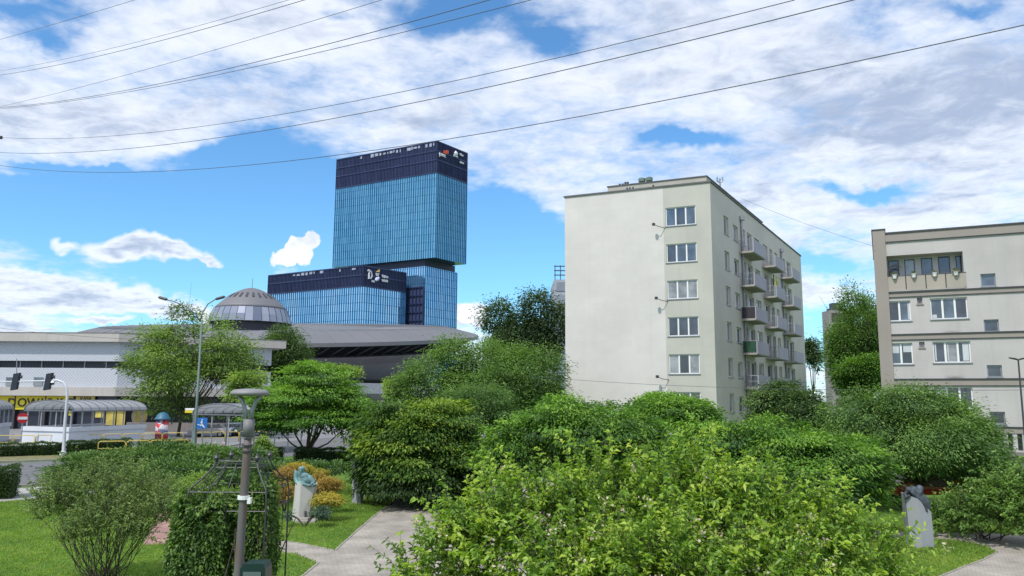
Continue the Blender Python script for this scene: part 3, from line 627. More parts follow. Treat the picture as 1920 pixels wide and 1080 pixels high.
# bands, parapet and end pier
def band(y0, y1, n=.05, x=1700, m_=TAUPE, nm='band'):
    z1 = H(x, y0)[1]; z0 = H(x, y1)[1]; MB().fbox(FB, 0, FB.len, z0, z1, 0, n).build(nm, m_, rt); return z0, z1
for y0, y1 in ((548.5, 556), (628, 636.5), (712, 722.5)):
    z0, z1 = band(y0, y1); MB().fbox(FB, 0, FB.len, z1, z1 + .07, 0, .11).build('drip_edge', DARKM, rt); MB().fbox(FB, 0, FB.len, z0 - .04, z0, 0, .07).build('drip_edge', DARKM, rt)
z0, z1 = band(802, 812, x=1880); MB().fbox(FB, 0, FB.len, z1, z1 + .07, 0, .11).build('drip_edge', DARKM, rt)
z1 = H(1890, 847)[1]; MB().fbox(FB, 0, FB.len, z1 - .22, z1, 0, .7).build('canopy_ledge', mat('ledge', (.20, .19, .18), .8, .1, 2), rt)
zb = H(1700, 451)[1]; MB().fbox(FB, 0, FB.len, zb, ZR - .05, 0, .06).build('parapet_band', TAUPE, rt); MB().fbox(FB, 0, FB.len, ZR - .05, ZR + .05, -.3, .12).build('coping', DARKM, rt); MB().fbox(FB, 0, FB.len, zb - .05, zb, 0, .09).build('drip_edge', DARKM, rt)
uP = H(1635, 432)[0]; zP = H(1640, 431)[1]
MB().fbox(FB, uP, -.002, 0, zP - .06, -12, .12).build('end_pier', TAUPE, rt); MB().fbox(FB, uP - .05, .05, zP - .06, zP, -12, .17).build('pier_coping', DARKM, rt)
MB().fbox(FB, 0, FB.len, ZR - .3, ZR - .06, -12, -.3).build('roof', ROOFF, rt); MB().fbox(FB, 0, FB.len, 0, ZR - .3, -12.2, -12).build('rear_wall', GREYR, rt)
MB().fbox(FB, FB.len - .2, FB.len, 0, ZR - .3, -12, -.2).build('rear_wall', GREYR, rt)
SOOT, _t = newmat('soot_stain'); _g = _t.n('ShaderNodeUVMap'); _s = _t.n('ShaderNodeSeparateXYZ'); _t.l(_g.outputs[0], _s.inputs[0])
_nz = _t.n('ShaderNodeTexNoise'); _nz.inputs['Scale'].default_value = 7; _nz.inputs['Detail'].default_value = 6; _t.l(_g.outputs[0], _nz.inputs['Vector'])
_a = _t.math('MULTIPLY', _t.math('SINE', _t.math('MULTIPLY', _s.outputs[0], math.pi)), _t.math('POWER', _s.outputs[1], 1.6)); _a = _t.math('MULTIPLY', _a, _t.math('MULTIPLY', _nz.outputs[0], 1.3))
_d = _t.n('ShaderNodeBsdfDiffuse'); _d.inputs[0].default_value = (.10, .095, .09, 1); _tr = _t.n('ShaderNodeBsdfTransparent'); _m = _t.n('ShaderNodeMixShader'); _t.l(_a, _m.inputs[0]); _t.l(_tr.outputs[0], _m.inputs[1]); _t.l(_d.outputs[0], _m.inputs[2]); _t.out(_m.outputs[0])
for x0, x1, y0, y1 in ((1765, 1805, 618, 627.5), (1768, 1812, 702, 711.5), (1848, 1876, 618 + 4, 626), (1855, 1882, 703, 711)):
    u0, z1 = H(x0, y0); u1, z0 = H(x1, y1); MB().quad(FB.P(u0, .004, z0), FB.P(u1, .004, z0), FB.P(u1, .004, z1), FB.P(u0, .004, z1), [(0, 1), (1, 1), (1, 0), (0, 0)]).build('soot_stain', SOOT, rt)

# ================================================================ OFFICE TOWERS
GF = facemat('blue_curtain_wall', (.12, .36, .52), (.32, .64, .78), 1.35, 3.9, .12, .85, .5, (.06, .22, .36), .06)
GF2 = facemat('blue_curtain_wall_low', (.20, .52, .80), (.66, .86, .98), 1.35, 3.9, .08, .88, .6, (.08, .26, .42), .06)
CROWN = facemat('dark_louvre', (.018, .028, .075), (.06, .075, .16), .68, 40, .45, .3, .9)
FIN = mat('fin_metal', (.08, .21, .34), .4, .2, .2, metal=.6)
FINL = mat('crown_fin', (.04, .055, .12), .4, .2, .2, metal=.5)
def slabbox(parent, A, B, C, z0, z1, m_, name, uvok=True, bottom=True):
    """box on plan corners A(left) B(front corner) C(right), closed behind"""
    Dp = A + (C - B); cs = [A, B, C, Dp]; mb = MB(); acc = 0
    for i in range(4):
        p, q = cs[i], cs[(i + 1) % 4]; l = (Vector((q.x, q.y)) - Vector((p.x, p.y))).length
        mb.quad((p.x, p.y, z0), (q.x, q.y, z0), (q.x, q.y, z1), (p.x, p.y, z1), [(acc, z0), (acc + l, z0), (acc + l, z1), (acc, z1)]); acc += l
    mb.quad(*[(c.x, c.y, z1) for c in cs])
    if bottom: mb.quad(*[(c.x, c.y, z0) for c in reversed(cs)])
    return mb.build(name, m_, parent)
def fins(parent, fr, z0, z1, step, w, d, m_, name='fins', u0=0, u1=None, rails=None):
    mb = MB(); u1 = u1 or fr.len; n = int((u1 - u0) / step)
    for i in range(n + 1):
        u = u0 + (u1 - u0) * i / n; mb.fbox(fr, u - w / 2, u + w / 2, z0, z1, 0, d)
    for z in (rails or []): mb.fbox(fr, u0, u1, z - .25, z + .25, .0, d + .08)
    return mb.build(name, m_, parent)
ZTT = 128.0
tB = atz(820, 264, ZTT); tA = atz(632, 299, ZTT); tC = atz(876, 287, ZTT)
FTL, FTR = Frame(tA, tB), Frame(tB, tC)
zc = FTL.hit(820, 324)[1]; zc = (zc + FTL.hit(640, 353)[1]) / 2; zbm = FTR.hit(821, 484)[1]
tw = thing('glass_tower', 'tall blue glass office tower whose upper block overhangs its shaft', 'building', (tB.x, tB.y, 0))
slabbox(tw, tA, tB, tC, zbm, zc, GF, 'glass_facade')
slabbox(tw, tA, tB, tC, zc, ZTT - .3, CROWN, 'crown_screen')
for fr in (FTL, FTR):
    fins(tw, fr, zbm, zc, 1.35, .22, .32, FIN); fins(tw, fr, zc, ZTT, .9, .22, .35, FINL, 'crown_fins', rails=[zc + .2, (zc + ZTT) / 2 - 1.5, ZTT - 5, ZTT - .3])
def painted_gaps(parent, fr, z0, z1, spans, seed):
    rg = random.Random(seed); mt = mat('gap_sky_tone', (.28, .32, .40), .6, .3, .5)  # solid boxes coloured like the bright sky seen through gaps in the screen
    for a, b, dn in spans:
        u = a * fr.len
        while u < b * fr.len:
            w = rg.uniform(.5, 2.2)
            if rg.random() < dn: MB().fbox(fr, u, u + w, z0 + rg.uniform(0, .5), z1 - rg.uniform(0, .5), .3, .42).build('painted_gap', mt, parent)
            u += w + rg.uniform(.4, 1.2)
painted_gaps(tw, FTL, ZTT - 2.6, ZTT - .7, [(.02, .35, .45), (.36, .70, .95), (.72, .97, .75)], 3)
inA, inB, inC = tA + Vector((0, 6, 0)), tB + Vector((-1, 6, 0)), tC + Vector((-4, 2, 0))
mat('plant_room', (.5, .5, .5))
sB0 = FTL.P(FTL.len - 5.2, -2.5, 0); sA0 = FTL.P(8, -2.5, 0); sB = Vector((atz(798, 495, zbm).x * (sB0.y / atz(798, 495, zbm).y), sB0.y, 0)); sC = sB + (tC - tB) * 1.03; sC.z = 0
x_ = at(856.5, 520, sC.y).x; sC.x = x_
FSL, FSR = Frame(sA0, sB), Frame(sB, sC)
sAA = Vector((sA0.x, sA0.y, 0))
slabbox(tw, sAA, sB, sC, 0, zbm - 3.4, GF2, 'shaft_facade'); slabbox(tw, sAA, sB - Vector((.5, -.5, 0)), sC - Vector((1, 0, 0)), zbm - 3.4, zbm, mat('recess', (.02, .03, .06), .6), 'recess_band')
fins(tw, FSL, 0, zbm - 3.4, 1.35, .22, .32, FIN); fins(tw, FSR, 0, zbm - 3.4, 1.35, .22, .32, FIN)
u0 = FSL.hit(762, 560)[0]; zg = FSL.hit(778, 540)[1]
mb = MB(); mb.fbox(FSL, u0 - 6, FSL.len - .3, 0, zg, .36, .7); go_ = mb.build('service_grille', CROWN, tw)
fins(tw, Frame(FSL.P(u0 - 6, .7, 0), FSL.P(FSL.len - .3, .7, 0)), 0, zg, 2.0, .4, .5, FINL, 'grille_frame', rails=[zg - 4 * i for i in range(12)])
WSIGN = mat('sign_white', (.62, .64, .68), .5, .03, 1)
n_ = FTR.n
def signpx(fr, px, py, body, hpx, parent, m_, n=.75, name='sign_letters', bold=.0):
    u, z = fr.hit(px, py, n); p = fr.P(u, n, z); s = hpx * p.y / FPX; return text(body, s * 1.35, p, fr.u, fr.n, m_, name, parent, .3, bold)
signpx(FTR, 823, 291, 'pwc', 8.5, tw, WSIGN, bold=.1)
mb = MB(); u, z = FTR.hit(832, 287, .8); mb.fbox(FTR, u, u + 2.4, z, z + 1.5, .6, .9); mb.fbox(FTR, u + 2.0, u + 3.6, z + .6, z + 2.2, .6, .85); mb.build('sign_emblem', mat('sign_red', (.75, .08, .03), .5), tw)
mb = MB(); u, z = FTR.hit(853, 287, .8); mb.lathe(FTR.P(u + .6, .8, z), [(1.0, -.9), (1.2, 0), (.2, 1.3)], 6); mb.fbox(FTR, u - .8, u + 2.2, z - 1.8, z - .8, .6, .9); mb.build('sign_emblem', WSIGN, tw)
signpx(FTR, 862, 291, 'fides', 4, tw, WSIGN, bold=.1); signpx(FTR, 862, 305, 'piano', 4, tw, WSIGN, bold=.1)
# lower office block
ZPP = 64.0
pB_ = atz(681, 497, ZPP); pA_ = atz(504, 516, ZPP); pC_ = atz(761, 511, ZPP); FPL, FPR = Frame(pA_, pB_), Frame(pB_, pC_)
zpc = (FPL.hit(670, 539)[1] + FPL.hit(510, 551)[1]) / 2
ob = thing('office_block', 'lower blue glass office block with dark roof screen before the tall tower', 'building', (pB_.x, pB_.y, 0))
slabbox(ob, pA_, pB_, pC_, 0, zpc, GF2, 'glass_facade'); slabbox(ob, pA_, pB_, pC_, zpc, ZPP - .3, CROWN, 'crown_screen')
painted_gaps(ob, FPL, ZPP - 2.2, ZPP - .6, [(.28, .62, .8), (.7, .95, .3)], 5)
for fr in (FPL, FPR): fins(ob, fr, 0, zpc, 1.35, .22, .32, FIN); fins(ob, fr, zpc, ZPP, .9, .22, .35, FINL, 'crown_fins', rails=[zpc + .2, ZPP - 4.5, ZPP - .3])
mb = MB(); u, z = FPR.hit(689, 521, .8)
mb.tube([FPR.P(u, .8, z + 3.4), FPR.P(u + .6, .8, z + 3.6), FPR.P(u + 2, .8, z + 3.0), FPR.P(u + 2.6, .8, z + 1.4), FPR.P(u + 1.9, .8, z), FPR.P(u + .8, .8, z - .3), FPR.P(u + .9, .8, z + 3.2)], .42, 6); mb.fbox(FPR, u + 2.5, u + 4.3, z - 1.6, z - .7, .6, .9); mb.build('sign_emblem', WSIGN, ob)
signpx(FPR, 704.5, 517, 'EY', 5, ob, WSIGN, bold=.12)
mb = MB(); u, z = FPR.hit(705, 510, .8); mb.add([FPR.P(u, .8, z), FPR.P(u + 2.2, .8, z + 1.6), FPR.P(u + 2.2, .8, z + .2)] + [FPR.P(u, .6, z), FPR.P(u + 2.2, .6, z + 1.6), FPR.P(u + 2.2, .6, z + .2)], [(0, 2, 1), (3, 4, 5), (0, 1, 4, 3), (1, 2, 5, 4), (2, 0, 3, 5)]); mb.build('sign_beam', mat('sign_yellow', (.8, .6, .15), .5), ob)
mb = MB(); u, z = FPR.hit(707, 523.5, .8); mb.tube([FPR.P(u - .9, .8, z - .8), FPR.P(u, .8, z), FPR.P(u + 1, .8, z + .9)], [.5, 1.0, .5], 8); mb.build('sign_emblem', mat('sign_lilac', (.55, .58, .8), .5), ob)
signpx(FPR, 716, 519.5, 'fujitsu', 4.6, ob, WSIGN, bold=.1); signpx(FPR, 716, 527, 'unum', 4.6, ob, WSIGN, bold=.2)

# ================================================================ ARENA
CLAD = mat('grey_cladding', (.165, .165, .175), .6, .06, .05, metal=.2, streak=.0)
HULL = mat('dark_cladding', (.27, .27, .285), .55, .08, .2, metal=.2)
aC = at(531, 640, 250); ax, ay = aC.x, 250.0
def az(dx, dy): return 24.2 + .115 * dy
ar = thing('arena', 'saucer shaped grey arena with tilted shallow roof and a round dome on top', 'building', (ax, ay, 0))
def ring(r, dz, n=96, flat=None, cx=0, cy=0):
    o = []
    for j in range(n):
        w = 2 * math.pi * j / n; dx, dy = cx + r * math.cos(w), cy + r * math.sin(w); z = (az(dx, dy) + dz) if flat is None else flat; o.append((ax + dx, ay + dy, z))
    return o
def loft(name, rings, m_, cap=True, smooth=False):
    mb = MB(); n = len(rings[0]); V = [p for r in rings for p in r]; F = []
    for i in range(len(rings) - 1):
        for j in range(n): F.append((i * n + j, i * n + (j + 1) % n, (i + 1) * n + (j + 1) % n, (i + 1) * n + j))
    if cap: F.append(tuple((len(rings) - 1) * n + j for j in range(n)))
    mb.add(V, F); return mb.build(name, m_, ar, smooth=smooth)
loft('roof', [ring(63, -.9), ring(63, .1), ring(53, 2.7), ring(30, 2.4), ring(11, 1.4)], CLAD)
loft('soffit', [ring(63, -.9), ring(55, -1.2), ring(54, -1.2)], HULL)
loft('glazing_band', [ring(52, -4.2), ring(55, -1.3)], mat('arena_glass', (.05, .055, .075), .2, .4, .2), cap=False)
loft('hull', [ring(40, 0, flat=8.2), ring(46, 0, flat=9.4), ring(52, -6.5), ring(58, -4.0), ring(52, -3.9)], HULL, cap=False)
loft('terrace', [ring(54, 0, flat=5.4), ring(54, 0, flat=8.2), ring(40, 0, flat=8.3)], mat('terrace_white', (.55, .55, .55), .8), cap=False)
loft('lower_glazing', [ring(50, 0, flat=3.6), ring(50, 0, flat=5.5)], GBLACK, cap=False)
loft('base', [ring(56, 0, flat=0), ring(56, 0, flat=3.6), ring(50, 0, flat=3.7)], CONC, cap=False)
mb = MB()
for j in range(96):
    w = 2 * math.pi * (j + .5) / 96
    if math.sin(w) > .2: continue
    c_, s_ = math.cos(w), math.sin(w); w2 = w + .05
    p = Vector((ax + 55.5 * c_, ay + 55.5 * s_, az(55.5 * c_, 55.5 * s_) - 3.9)); q2 = Vector((ax + 60.5 * math.cos(w2), ay + 60.5 * math.sin(w2), az(60.5 * c_, 60.5 * s_) - 1.0)); mb.tube([p, q2], .22, 5)
mb.build('roof_struts', DARKM, ar)
mb = MB()
for j in range(64):
    w = 2 * math.pi * j / 64; c_, s_ = math.cos(w), math.sin(w)
    mb.tube([(ax + r * c_, ay + r * s_, az(r * c_, r * s_) + dz) for r, dz in ((62.9, .14), (53, 2.73), (32, 2.46))], .09, 4)
mb.build('roof_seams', mat('seam', (.17, .175, .19), .5, .05, 1, metal=.4), ar)
dC = at(469, 610, 248); dx0, dz0 = dC.x, at(469, 609, 248).z
k_ = 248 / FPX
mb = MB(); mb.lathe((dx0, 248, dz0), [(11.3, -4), (11.5, 0), (13.0, .2)], 48, cap=False); mb.build('dome_base', mat('dome_drum', (.03, .032, .045), .6), ar)
r0, r1 = 76 * k_, 67 * k_; hz0, hz1 = .3, 28 * k_
GD = facemat('dome_panels', (.13, .155, .22), (.34, .37, .44), 1, 1, .25, .2, 1.0)
mb = MB(); n = 32
for j in range(n):
    for (ra, za, rb, zb_, v) in ((r0, hz0, (r0 + r1) / 2 + .15, (hz0 + hz1) / 2, 0), ((r0 + r1) / 2 + .15, (hz0 + hz1) / 2, r1, hz1, 1)):
        w, w2 = 2 * math.pi * (j + .06) / n, 2 * math.pi * (j + .94) / n
        mb.quad((dx0 + ra * math.cos(w), 248 + ra * math.sin(w), dz0 + za), (dx0 + ra * math.cos(w2), 248 + ra * math.sin(w2), dz0 + za), (dx0 + rb * math.cos(w2), 248 + rb * math.sin(w2), dz0 + zb_), (dx0 + rb * math.cos(w), 248 + rb * math.sin(w), dz0 + zb_), [(j + .2, v + .2), (j + .8, v + .2), (j + .8, v + .8), (j + .2, v + .8)])
mb.build('dome_windows', GD, ar)
mb = MB(); mb.lathe((dx0, 248, dz0), [(r0 - .15, .2), ((r0 + r1) / 2, (hz0 + hz1) / 2), (r1 - .15, hz1)], 64, cap=False); mb.build('dome_frame', mat('dome_frame', (.20, .21, .24), .5, .05, 1), ar)
def domef(q_): return 1 - q_ ** 1.75
prof = []
H_ = 70 * k_
for i in range(13):
    q_ = 1 - i / 12; prof.append((max(r1 * q_ ** .9, .3), hz1 + (H_ - hz1) * domef(q_ ** .9)))
mb = MB(); mb.lathe((dx0, 248, dz0), prof, 64); mb.build('dome', CLAD, ar, smooth=True)
mb = MB()
for j in range(24):
    w = 2 * math.pi * (j + .5) / 24; hw = .045
    pts = []
    for (q_, sg_) in ((.70, -1), (.70, 1), (.52, 1), (.52, -1)):
        r = r1 * q_ + .14; pts.append((dx0 + r * math.cos(w + hw * sg_), 248 + r * math.sin(w + hw * sg_), dz0 + hz1 + (H_ - hz1) * domef(q_) + .14))
    if math.sin(w) < .35: MB().quad(*pts).build('dome_slot', mat('slot', (.05, .05, .06), .6), ar)
MB().tube([(dx0, 248, dz0 + H_), (dx0, 248, dz0 + H_ + 18 * k_)], .12, 5).build('lightning_rod', GREYM, ar)
p = at(231, 621, 232); mb = MB(); mb.box(p.x - .6, p.x + .6, p.y - .6, p.y + .6, p.z - 3, p.z + .4); mb.box(p.x - 1, p.x + 1, p.y - 1, p.y + 1, p.z + .4, p.z + .8); mb.build('vent_stack', DARKM, ar)

# ================================================================ WHITE HALL (left)
hA = at(-260, 626, 104); hA.y = 104
hB = at(225, 626, 104); ZH = hB.z; hC = atz(527, 640, ZH)
hA = Vector((hA.x, 104, 0)); hB0 = Vector((hB.x, hB.y, 0)); hC0 = Vector((hC.x, hC.y, 0))
F1, F2 = Frame(hA, hB0), Frame(hB0, hC0)
hall = thing('hall_building', 'long white ice rink hall with patterned tile bands over a dark shopfront', 'building', (hB.x, hB.y, 0))
def zpx(y, n=-1): return F1.hit(100, y, n)[1]
zs = {k: zpx(v) for k, v in dict(a=641.5, b=677, c=690, d=726, e=742, f=797).items()}
HW = tilemat('hall_tiles', (.42, .44, .48), (.54, .56, .60), .42)
HCON = mat('hall_concrete', (.46, .43, .39), .9, .1, .25, streak=.3)
def hb(z0, z1, n0, m_, name, ext=0.0):
    mb = MB()
    a0, a1, a2 = F1.P(0, n0, 0), None, None
    # mitred corner
    l = (F1.n + F2.n); l = l / (l.dot(F1.n)); c = hB0 + l * n0; e2 = F2.P(F2.len + ext, n0, 0)
    pts = [F1.P(0, n0, 0), c, e2]; acc = 0
    for p, q in zip(pts, pts[1:]):
        d = (q - p).length; mb.quad((p.x, p.y, z0), (q.x, q.y, z0), (q.x, q.y, z1), (p.x, p.y, z1), [(acc, z0), (acc + d, z0), (acc + d, z1), (acc, z1)]); acc += d
    b = e2 - F2.n * 14; b0 = F1.P(0, n0 - 14, 0); d = 14
    mb.quad((e2.x, e2.y, z0), (b.x, b.y, z0), (b.x, b.y, z1), (e2.x, e2.y, z1), [(acc, z0), (acc + d, z0), (acc + d, z1), (acc, z1)])
    c2 = c - F2.n * 14
    for z, fl in ((z1, 0), (z0, 1)):
        q1 = [pts[0], c, c2, b0]; q2 = [c, e2, b, c2]
        for q_ in (q1, q2):
            if fl: q_ = q_[::-1]
            mb.quad(*[(v.x, v.y, z) for v in q_])
    return mb.build(name, m_, hall)
hb(zs['a'], ZH, .6, HCON, 'fascia', .6)
hb(ZH, ZH + .12, .62, mat('dark_edge', (.16, .15, .14), .8), 'roof_edge', .6)
hb(zs['b'], zs['a'], -.35, HW, 'tile_band', -1.2); hb(zs['c'], zs['b'], -1.0, mat('strip_dark', (.018, .02, .032), .5, .3, .2), 'window_strip', -1.4); hb(zs['d'], zs['c'], -.35, HW, 'lower_tile_band', -1.2)
hb(zs['e'], zs['d'], .25, HCON, 'cornice', -1.0); hb(0, zs['e'], -1.2, mat('shop_dark', (.022, .024, .04), .25, .3, .3), 'shopfront', -1.2)
mb = MB()
for i in range(22): u = F1.len - 2 - i * 2.9; mb.fbox(F1, u - .06, u + .06, zs['c'], zs['b'], -1.0, -.9)
mb.build('strip_mullions', GREYM, hall)
for px in (27, 84, 137, -30, -90): u = F1.hit(px, 780, -1)[0]; MB().fbox(F1, u - .16, u + .16, 0, zs['e'], -1.2, -.72).build('shopfront_post', DARKM, hall)
for px in (20, 72):
    u = F1.hit(px - 8.5, 712, -.3)[0]; u1 = F1.hit(px + 8.5, 712, -.3)[0]; z1 = F1.hit(px, 707, -.3)[1]; z0 = F1.hit(px, 723, -.3)[1]
    o = MB().fbox(F1, u, u1, z0, z1, -.35, -.22).build('vent_window', GREYM, hall); MB().fbox(F1, u + .1, u1 - .1, z0 + .55, z1 - .08, -.22, -.2).build('pane', GBLUE, o)
YEL = mat('sign_panel_yellow', (.78, .62, .02), .5, .08, .5)
zy0, zy1 = zpx(768), zs['e'] - .05
sg = thing('shop_sign', 'long yellow fascia sign lettered LODOWISKO in black beside a small KASA panel', 'sign', F1.P(F1.hit(84, 760, -.6)[0], -.6, zy0))
for x0, x1 in ((-92, -31), (-29, 26), (29, 83), (86, 136)): MB().fbox(F1, F1.hit(x0, 760, -.7)[0], F1.hit(x1, 760, -.7)[0], zy0, zy1, -.9, -.70).build('sign_panel', YEL, sg)
BLK = mat('sign_black', (.015, .015, .02), .5)
for ch, px in zip('LODOWISKO', (-50, -30, 13.5, 32, 50, 75.5, 87.5, 104.5, 123)):
    u, _ = F1.hit(px, 760, -.68); zb_ = zpx(762.5, -.68) if False else F1.hit(px, 762, -.68)[1]; text(ch, 1.55, F1.P(u, -.69, zb_), F1.u, F1.n, BLK, 'letter', sg, .05, .02)
tk = thing('ticket_sign', 'pale yellow panel lettered KASA over the hall entrance', 'sign', F1.P(F1.hit(160, 760, -.6)[0], -.6, zpx(752)))
MB().fbox(F1, F1.hit(141, 760, -.7)[0], F1.hit(176, 760, -.7)[0], zpx(757), zy1, -.9, -.72).build('sign_panel', mat('pale_yellow', (.62, .52, .12), .6, .08, .5), tk)
text('KASA', .62, F1.P(F1.hit(150, 750, -.7)[0], -.71, zpx(750)), F1.u, F1.n, BLK, 'lettering', tk, .04, .01)
mb = MB(); u, z = F1.hit(262, 780, -.9) if False else F2.hit(262, 780, -.9)
c = F2.P(u, -1.1, z); o = MB(); n = 20
o.add([c + F2.u * 1.0 * math.cos(2 * math.pi * j / n) + Vector((0, 0, 1.35 * math.sin(2 * math.pi * j / n))) + F2.n * .02 for j in range(n)] + [c + F2.u * 1.0 * math.cos(2 * math.pi * j / n) + Vector((0, 0, 1.35 * math.sin(2 * math.pi * j / n))) - F2.n * .08 for j in range(n)], [tuple(range(n))] + [(j, n + j, n + (j + 1) % n, (j + 1) % n) for j in range(n)])
tag(o.build('round_sign', mat('ochre_sign', (.42, .32, .10), .6, .4, 1.2)), 'round ochre sign on the dark shopfront beside the long shelter', 'sign')
mb = MB()
for x0, x1, y0, y1, c in ((199, 214, 768, 797, (.5, .4, .08)), (219, 232, 766, 797, (.46, .37, .08)), (128, 136, 769, 779, (.75, .65, .03)), (178, 192, 771, 783, (.6, .48, .1))):
    u0, z1 = F1.hit(x0, y0, -.9); u1, z0 = F1.hit(x1, y1, -.9); MB().fbox(F1, u0, u1, z0, z1, -1.15, -1.05).build('poster', mat('poster%d' % x0, c, .6, .35, .8), hall)
# distant slab tower behind trees, right, and one left of the block
def farslab(name, label, x0, x1, yt, Y, col, mcol, rows_=9, dp=15):
    a, b = at(x0, yt, Y), at(x1, yt, Y); t = thing(name, label, 'building', ((a.x + b.x) / 2, Y, 0)); z = a.z
    MB().box(a.x, b.x, Y, Y + dp, 0, z).build('wall', mat('far_' + name, col, .9, .1, .1), t)
    for i in range(rows_):
        w = b.x - a.x; mb = MB(); mb.box(a.x + w * .12, b.x + .3, Y - .15, Y + .0, z - 3 * i - 2.6, z - 3 * i - .6); mb.build('window', mat('farwin_' + name, mcol, .6, .2, .3), t)
    return t, a, b, z
t, a, b, z = farslab('tower_block', 'distant dark brown tower block partly hidden by the poplar', 1553, 1600, 582, 190, (.26, .24, .24), (.07, .055, .06), 10, 4)
mb = MB(); mb.box(a.x + 1, b.x - 1, 191, 193.5, z, z + .7); mb.box(a.x + 1.5, a.x + 4, 191, 193, z + .7, z + 2.0); mb.build('roof_plant', DARKM, t)
t, a, b, z = farslab('scaffolded_tower', 'narrow grey tower with rooftop steelwork just left of the cream block', 1039, 1075, 524, 170, (.33, .36, .40), (.22, .25, .30), 12)
mb = MB()
for i in range(4): mb.tube([(a.x + .2 + i * 1.2, 170, z), (a.x + .2 + i * 1.2, 170, z + 3.2)], .09, 4)
for i in range(3): mb.tube([(a.x, 170, z + 1 + i), (b.x, 170, z + 1 + i)], .12, 4)
mb.build('roof_steelwork', DARKM, t)

# ================================================================ STREET FURNITURE
POLYC, _t = newmat('canopy_sheet'); _p = _t.n('ShaderNodeBsdfPrincipled'); _p.inputs['Base Color'].default_value = (.50, .51, .52, 1); _p.inputs['Roughness'].default_value = .4
_q = _t.n('ShaderNodeBsdfTranslucent'); _q.inputs[0].default_value = (.75, .77, .78, 1); _m = _t.n('ShaderNodeMixShader'); _m.inputs[0].default_value = .5; _t.l(_p.outputs[0], _m.inputs[1]); _t.l(_q.outputs[0], _m.inputs[2]); _t.out(_m.outputs[0])
SHW = mat('shelter_white', (.62, .64, .68), .7, .06, .5, streak=.12)
FRAMEM = mat('shelter_frame', (.36, .37, .38), .5, .08, 2)
DFRAME = mat('shelter_rib', (.14, .15, .17), .5, .08, 2)
def shelter(label, loc, rz, Lx, Wy, ze, zr, wallh, group, posts, ribs, wall=True, clear=True):
    t = thing('stair_shelter', label, 'shelter', loc, group, rz); o = Vector((0, 0, 0)); n = 12
    def arc(x, k, dz=0): a = math.pi * k / n; return (x, -math.cos(a) * Wy / 2 * (1.06), ze + dz + math.sin(a) ** .9 * (zr - ze))
    mb = MB()
    for k in range(n): mb.quad(arc(0, k), arc(Lx, k), arc(Lx, k + 1), arc(0, k + 1)); mb.quad(arc(0, k, .05), arc(0, k + 1, .05), arc(Lx, k + 1, .05), arc(Lx, k, .05))
    for x in (0, Lx):
        for k in range(n): mb.quad(arc(x, k), arc(x, k + 1), arc(x, k + 1, .05), arc(x, k, .05))
    mb.build('roof', POLYC, t, local=True)
    mb = MB()
    for i in range(ribs + 1):
        x = Lx * i / ribs; mb.tube([arc(x, k, .07) for k in range(n + 1)], .045, 5)
    for s in (-1, 1): mb.tube([(0, s * Wy * .53, ze), (Lx, s * Wy * .53, ze)], .07, 5)
    for x in (0, Lx): mb.tube([(x, -Wy * .53, ze), (x, Wy * .53, ze)], .05, 5)
    mb.build('ribs', DFRAME, t, local=True)
    for s in (-1, 1):
        for i in range(posts + 1):
            x = .15 + (Lx - .3) * i / posts; MB().tube([(x, s * Wy * .47, wallh), (x, s * Wy * .47, ze)], .06, 6).build('post', FRAMEM, t, local=True)
    for y in (-.16 * Wy, .16 * Wy): MB().tube([(0.1, y, wallh), (0.1, y, ze)], .05, 6).build('post', FRAMEM, t, local=True)
    if wall:
        mb = MB(); w = .25; y = Wy * .47
        for (x0, x1, y0, y1) in ((-.1, Lx + .1, -y - .15, -y + .15), (-.1, Lx + .1, y - .15, y + .15), (-.1, .2, -y + .15, y - .15)):
            mb.box(x0, x1, y0, y1, 0, wallh - .38); mb.box(x0 - .1, x1 + .1, y0 - .1 * (abs(y0) > y - .1), y1 + .1 * (abs(y1) > y - .1), wallh - .376, wallh)
        mb.build('wall', SHW, t, local=True)
    return t
gsh = 'arched canopies over the stairs'
a = gnd(58, 833); a = at(52, 768, 70)
rz = R(72)
shelter('long arched stair shelter on white walls in front of the yellow lettered sign', (at(88, 800, 70).x, 70, 0), rz, 8.6, 5.4, 3.1, 3.98, 1.7, gsh, 7, 9)
shelter('arched stair shelter cut off by the left edge of the photo', (at(-108, 800, 70).x, 71, 0), R(108), 7.6, 5.4, 3.1, 4.1, 1.75, gsh, 5, 7)
shelter('open arched shelter beside the parked cars, seen through the near lamp arms', (at(411, 800, 61).x, 61, 0), R(66), 8.5, 5.4, 3.05, 3.85, 0.0, gsh, 5, 8, wall=False)
# ticket machine seen through the long shelter
# tall street lamp
def lamp_tall():
    Y = 62.0; b = at(364, 836, Y); b.z = 0; t = thing('street_lamp', 'tall green street lamp with two curved arms in front of the light tree', 'street lamp', b)
    top = at(375, 602, Y); GP = mat('lamp_green', (.11, .16, .15), .55, .1, 2)
    MB().lathe(b, [(.24, 0), (.24, .1), (.17, .2), (.16, 1.8), (.11, 2.0), (.07, top.z)], 10).build('pole', GP, t, smooth=True)
    for pts, hd in ((((375, 604), (368, 590), (350, 575), (325, 565), (312, 562)), ((314, 562), (297, 557))), (((375, 604), (380, 586), (390, 570), (406, 560)), ((404, 561), (422, 556)))):
        P_ = [at(x, y, Y - .0) for x, y in pts]; P_[0] = top
        ar_ = MB().tube(P_, [.06] + [.045] * (len(P_) - 1), 7).build('arm', GP, t, smooth=True)
        q0, q1 = at(*hd[0], Y), at(*hd[1], Y); MB().tube([q0, q0.lerp(q1, .15), q0.lerp(q1, .85), q1], [.06, .12, .12, .05], 8).build('lamp_head', DARKM, t)
lamp_tall()
